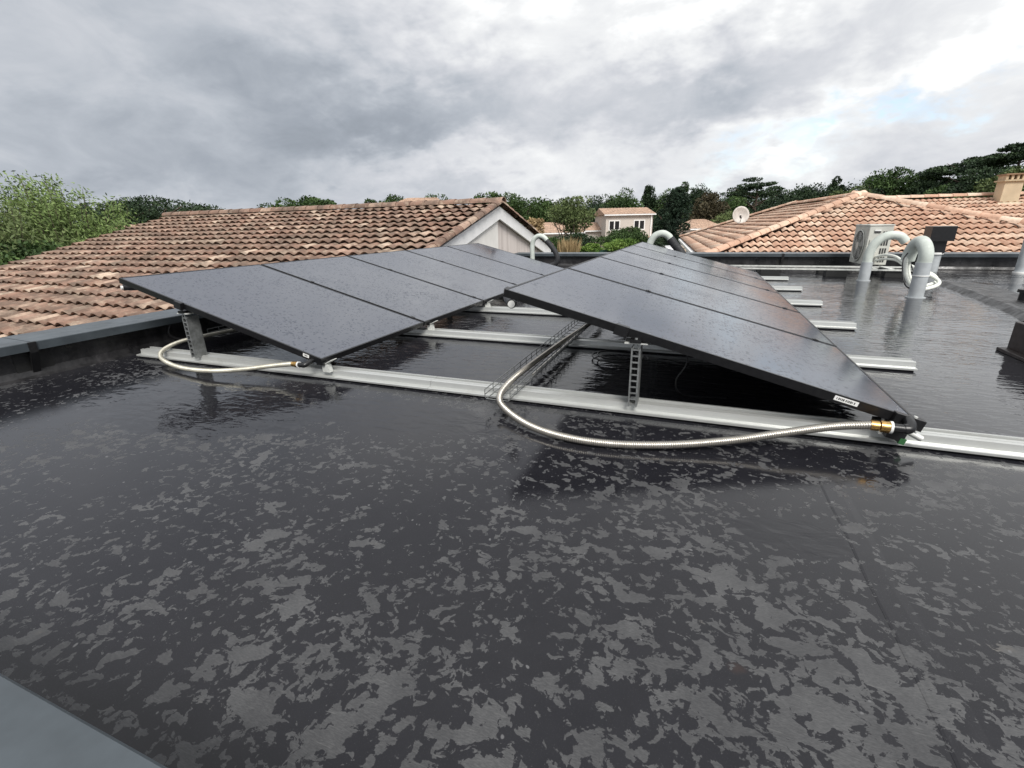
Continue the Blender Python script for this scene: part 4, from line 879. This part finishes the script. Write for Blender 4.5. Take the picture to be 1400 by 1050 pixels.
# left: big pale willow like tree beyond the brown roof, wind blown
def willow(label, cx, ytop, ybot, wpx, d, n, seed, kind='willow', lean=(-.45, .0)):
    rg = np.random.default_rng(seed); T_ = at(cx, ytop, d=d); Bt = at(cx, ybot, d=d); w_ = wpx/FPX*d; H = T_.z-GZ
    root = thing('leafy_tree', label, 'tree', (T_.x, T_.y, GZ-.1), 0, 'pale leafy trees left of the brown roof'); m = MB(); P_ = []; N_ = []; TT = []
    side = np.array(RIGHT)
    for i in range(n):
        a = rg.uniform(0, 6.28); r0 = rg.uniform(0, .36)*w_; tip_r = r0*1.5+rg.uniform(0, .08)*w_; zt = H*(1-.42*(tip_r/(w_*.62))**2)*rg.uniform(.62, 1.0)
        p0 = np.array([math.cos(a)*r0*.3, math.sin(a)*r0*.3, H*.05]); p2 = np.array([math.cos(a)*tip_r, math.sin(a)*tip_r, zt])+side*lean[0]*zt*.16; p1 = (p0+p2)/2+np.array([math.cos(a)*r0*.25, math.sin(a)*r0*.25, H*.06])
        pts = [p0*(1-t)**2+2*p1*t*(1-t)+p2*t*t for t in np.linspace(0, 1, 9)]
        m.tube([tuple(p) for p in pts], [.03*(1-.105*j) for j in range(9)], 5)
        k = 240; tt = rg.uniform(.25, 1.0, k)**.8; base = (1-tt)[:, None]**2*p0+2*(tt*(1-tt))[:, None]*p1+(tt**2)[:, None]*p2
        spread = (.11+.30*(1-tt))[:, None]*w_*.20
        P_.append(base+np.clip(rg.normal(size=(k, 3)), -1.9, 1.9)*spread*[1, 1, .9]); N_.append(np.array([0, 0, .5])+side*lean[0]*1.1+rg.normal(size=(k, 3))*.55); TT.append(rg.uniform(.2, .7)+.35*(tt-.6)+rg.normal(size=k)*.2)
    m.build('branches', MBARK, root)
    leaves(np.concatenate(P_), np.concatenate(N_), .15, .05, ML[kind], root, 'crown', np.concatenate(TT))
willow('tall pale green wind blown tree at the far left above the brown roof', 50, 230, 360, 200, 24, 300, 3)
willow('second pale green tree at the left edge, lower than its neighbour', -60, 262, 380, 220, 22, 240, 5, 'olive')
tree('shrub', 'low green shrub where the brown roof verge meets the trees', 'shrub', 150, 305, 345, 90, 26, 'bright', 'bush', 26, 110, .2, trunk=False)
tree('shrub', 'dark green hedge mass below the pale tree at far left', 'shrub', 20, 320, 400, 150, 21, 'oak', 'bush', 40, 120, .2, trunk=False)
G1 = 'dark trees beyond the brown roof'
for a in ((150, 274, 320, 66, 62, 'dark', 'darkest round tree just right of the pale tree'), (205, 268, 320, 84, 66, 'dark', 'wide dark oak rising over the left end of the brown roof'), (252, 284, 325, 60, 70, 'dark', 'small dark tree at the left end of the brown ridge'), (300, 287, 325, 60, 80, 'dark', 'low dark treetop hardly clearing the brown ridge'),
          (345, 289, 325, 40, 80, 'dark', 'tiny treetop left of the pair over the brown ridge'), (386, 273, 320, 44, 55, 'oak', 'left treetop of the pair over the middle of the brown ridge'), (427, 268, 320, 46, 55, 'oak', 'right treetop of the pair over the middle of the brown ridge'),
          (508, 273, 320, 30, 60, 'oak', 'small treetop left of the pyramid roof'), (540, 270, 320, 44, 62, 'oak', 'treetop just left of the pyramid roof peak'), (597, 265, 320, 44, 60, 'oak', 'treetop just right of the pyramid roof'),
          (668, 261, 325, 44, 58, 'oak', 'treetop rising behind the white gable apex'), (704, 264, 330, 44, 60, 'oak', 'green tree right of the white gable apex'), (735, 270, 330, 50, 62, 'oak', 'bushy green tree between the gable and the olive tree')):
    tree('oak_tree', a[6], 'tree', a[0], a[1]-6, a[2], a[3]*1.35, a[4], a[5], 'round', 34, 95, .38, G1)
# centre
t = tree('olive_tree', 'rounded olive green tree with several bare stems, in the centre distance', 'tree', 782, 262, 322, 72, 33, 'olive', 'round', 46, 90, .20, zbase=-3.0)
m = MB(); b_ = at(782, 335, d=33)
for i in range(6): a = random.uniform(0, 6.28); m.tube(spline([(.1*i-.3, 0, .6), (math.cos(a)*.4, math.sin(a)*.4, 2.2), (math.cos(a)*1.2, math.sin(a)*1.2, 4.2)], 5), [.07-.005*j for j in range(11)], 6)
m.build('stem', MBARK, t)
tree('hedge_bush', 'dark clipped bush under the olive tree', 'bush', 785, 316, 345, 62, 30, 'dark', 'bush', 26, 120, .16, trunk=False)
tree('shrub', 'green shrub left of the straw coloured grass', 'shrub', 752, 322, 352, 40, 24, 'oak', 'bush', 24, 110, .13, trunk=False)
tree('shrub', 'bright green shrub right of the straw coloured grass', 'shrub', 806, 330, 352, 34, 23, 'bright', 'bush', 24, 110, .12, trunk=False)
tree('laurel_bush', 'tall mid green bush in front of the two storey house', 'bush', 852, 306, 350, 68, 28, 'oak', 'bush', 40, 120, .17, trunk=False)
tree('laurel_bush', 'bright yellow green bush behind the tip of the right panel row', 'bush', 850, 322, 352, 50, 24, 'bright', 'bush', 30, 120, .13, trunk=False)
tree('hedge_bush', 'dark clipped hedge left of the thick white gooseneck', 'bush', 885, 318, 350, 40, 34, 'dark', 'bush', 24, 120, .16, trunk=False)
tree('shrub', 'yellowish dry shrub beyond the right slope of the white gable', 'shrub', 728, 292, 335, 34, 22, 'straw', 'bush', 18, 70, .14, trunk=False)
tree('shrub', 'green shrub just behind the white gable slope', 'shrub', 712, 296, 340, 34, 24, 'olive', 'bush', 20, 90, .14, trunk=False)
def grass_clump(label, cx, ytop, ybot, wpx, d):
    T_ = at(cx, ytop, d=d); B_ = at(cx, ybot, d=d); w_ = wpx/FPX*d; root = thing('grass_clump', label, 'ornamental grass', (B_.x, B_.y, B_.z)); n = 500; h_ = T_.z-B_.z
    a = RNG.uniform(0, 6.28, n); r_ = RNG.uniform(0, .5, n)*w_; base = np.stack([np.cos(a)*r_*.8, np.sin(a)*r_*.8, np.full(n, h_*.45)+RNG.normal(size=n)*h_*.12], 1)
    leaves(base, np.stack([np.cos(a)*.25, np.sin(a)*.25, np.full(n, 1.)], 1)+RNG.normal(size=(n, 3))*.1, h_*.8, .03, ML['straw'], root, 'blades')
grass_clump('tall straw coloured grass clump below the olive tree', 778, 325, 352, 38, 22)
tree('conifer', 'large very dark cypress like conifer right of the two storey house', 'tree', 926, 258, 345, 62, 46, 'conifer', 'spire', 60, 120, .28, zbase=-3.7)
tree('conifer', 'narrow dark conifer between the two storey house and the big cypress', 'tree', 904, 285, 330, 26, 50, 'conifer', 'cone', 30, 100, .24)
G2 = 'trees of the wood behind the houses'
WOOD = [(805, 272, 54, 78, 'dark', 'round', 'dark tree left of the two storey house roof'), (826, 262, 50, 85, 'dark', 'round', 'dark tree above the left end of the two storey house'), (852, 254, 50, 80, 'oak', 'round', 'jagged green tree above the middle of the two storey house'),
        (889, 246, 34, 82, 'dark', 'cone', 'pointed pine above the right end of the two storey house'), (912, 256, 46, 86, 'oak', 'round', 'green tree between the pointed pine and the cypress'), (935, 248, 40, 82, 'oak', 'cone', 'green pointed tree right behind the cypress'),
        (972, 256, 46, 70, 'brown', 'round', 'reddish brown tree among the green ones'), (955, 250, 40, 88, 'dark', 'round', 'dark tree left of the reddish brown one'), (1003, 262, 44, 78, 'oak', 'round', 'green tree just right of the reddish brown one'), (1000, 282, 70, 60, 'olive', 'bush', 'light green bushy tree behind the satellite dish'),
        (1037, 239, 58, 84, 'dark', 'flat', 'flat topped dark pine above the satellite dish'), (1072, 258, 46, 80, 'dark', 'round', 'low dark tree right of the flat topped pine'), (1106, 247, 60, 76, 'dark', 'round', 'broad dark tree behind the roof peak, left part'), (1146, 242, 40, 78, 'dark', 'cone', 'pointed dark tree above the orange roof peak'),
        (1172, 252, 50, 72, 'olive', 'round', 'browner green tree directly above the orange roof peak'), (1196, 250, 46, 74, 'dark', 'round', 'dark tree between the roof peak and the round topped tree'), (1232, 222, 58, 76, 'oak', 'round', 'tall round topped tree right of the roof peak'), (1268, 244, 50, 74, 'dark', 'round', 'dark tree under the shoulder of the round topped tree'),
        (1290, 230, 40, 78, 'dark', 'flat', 'small flat topped pine left of the tallest one'), (1334, 206, 62, 74, 'dark', 'flat', 'wide umbrella pine with gaps, left of the chimney'), (1312, 248, 60, 70, 'oak', 'round', 'green tree below the umbrella pine'), (1366, 222, 60, 66, 'dark', 'round', 'dark tree directly behind the chimney'),
        (1404, 190, 46, 70, 'dark', 'flat', 'tall pine cut by the right edge of the photo'), (1400, 222, 60, 54, 'olive', 'round', 'lighter green tree at the right edge behind the chimney'), (1445, 215, 70, 60, 'oak', 'round', 'tree just outside the right edge'), (1345, 255, 60, 58, 'olive', 'bush', 'pale green low tree left of the chimney base')]
for cx, yt, wp, d, kd, sh, lb in WOOD:
    tree('pine_tree' if sh in ('flat', 'cone') else 'oak_tree', lb, 'tree', cx, yt, (yt+42 if sh == 'flat' else yt+70), wp*1.12, d, kd, sh, 46 if sh != 'flat' else 34, 95, .42 if d > 65 else .34, G2)
# far wood as a mass
rg = np.random.default_rng(11); PP = []; NN = []; TT = []
def band(x0, x1, y0, y1, d, n, k):
    for i in range(n):
        x = rg.uniform(x0, x1); f_ = (x-x0)/(x1-x0); yt = y0+(y1-y0)*f_+rg.uniform(-3, 8); c = at(x, yt+12, d=d+rg.uniform(-4, 10)); r_ = rg.uniform(1.6, 3.0)
        q1 = rg.normal(size=(k, 3)); q1 /= np.linalg.norm(q1, axis=1, keepdims=True)
        PP.append(np.array(c)+q1*r_*rg.uniform(.5, 1.1, (k, 1))*[1, 1, .8]-[0, 0, rg.uniform(0, 4)]); NN.append(q1+rg.normal(size=(k, 3))*.6); TT.append(np.full(k, rg.uniform(0, .8))+rg.normal(size=k)*.15)
band(640, 1000, 273, 264, 100, 230, 130); band(1000, 1460, 262, 238, 100, 340, 130); band(110, 290, 280, 282, 95, 90, 110); band(290, 640, 290, 286, 105, 60, 80); band(-200, 130, 290, 290, 80, 60, 80)
leaves(np.concatenate(PP), np.concatenate(NN), .45, .27, ML['dark'], None, 'far_wood', np.concatenate(TT), 'stuff')
tag(bpy.data.objects['far_wood'], 'far dark green wood along the horizon', 'wood')

SC.render.engine = 'CYCLES'
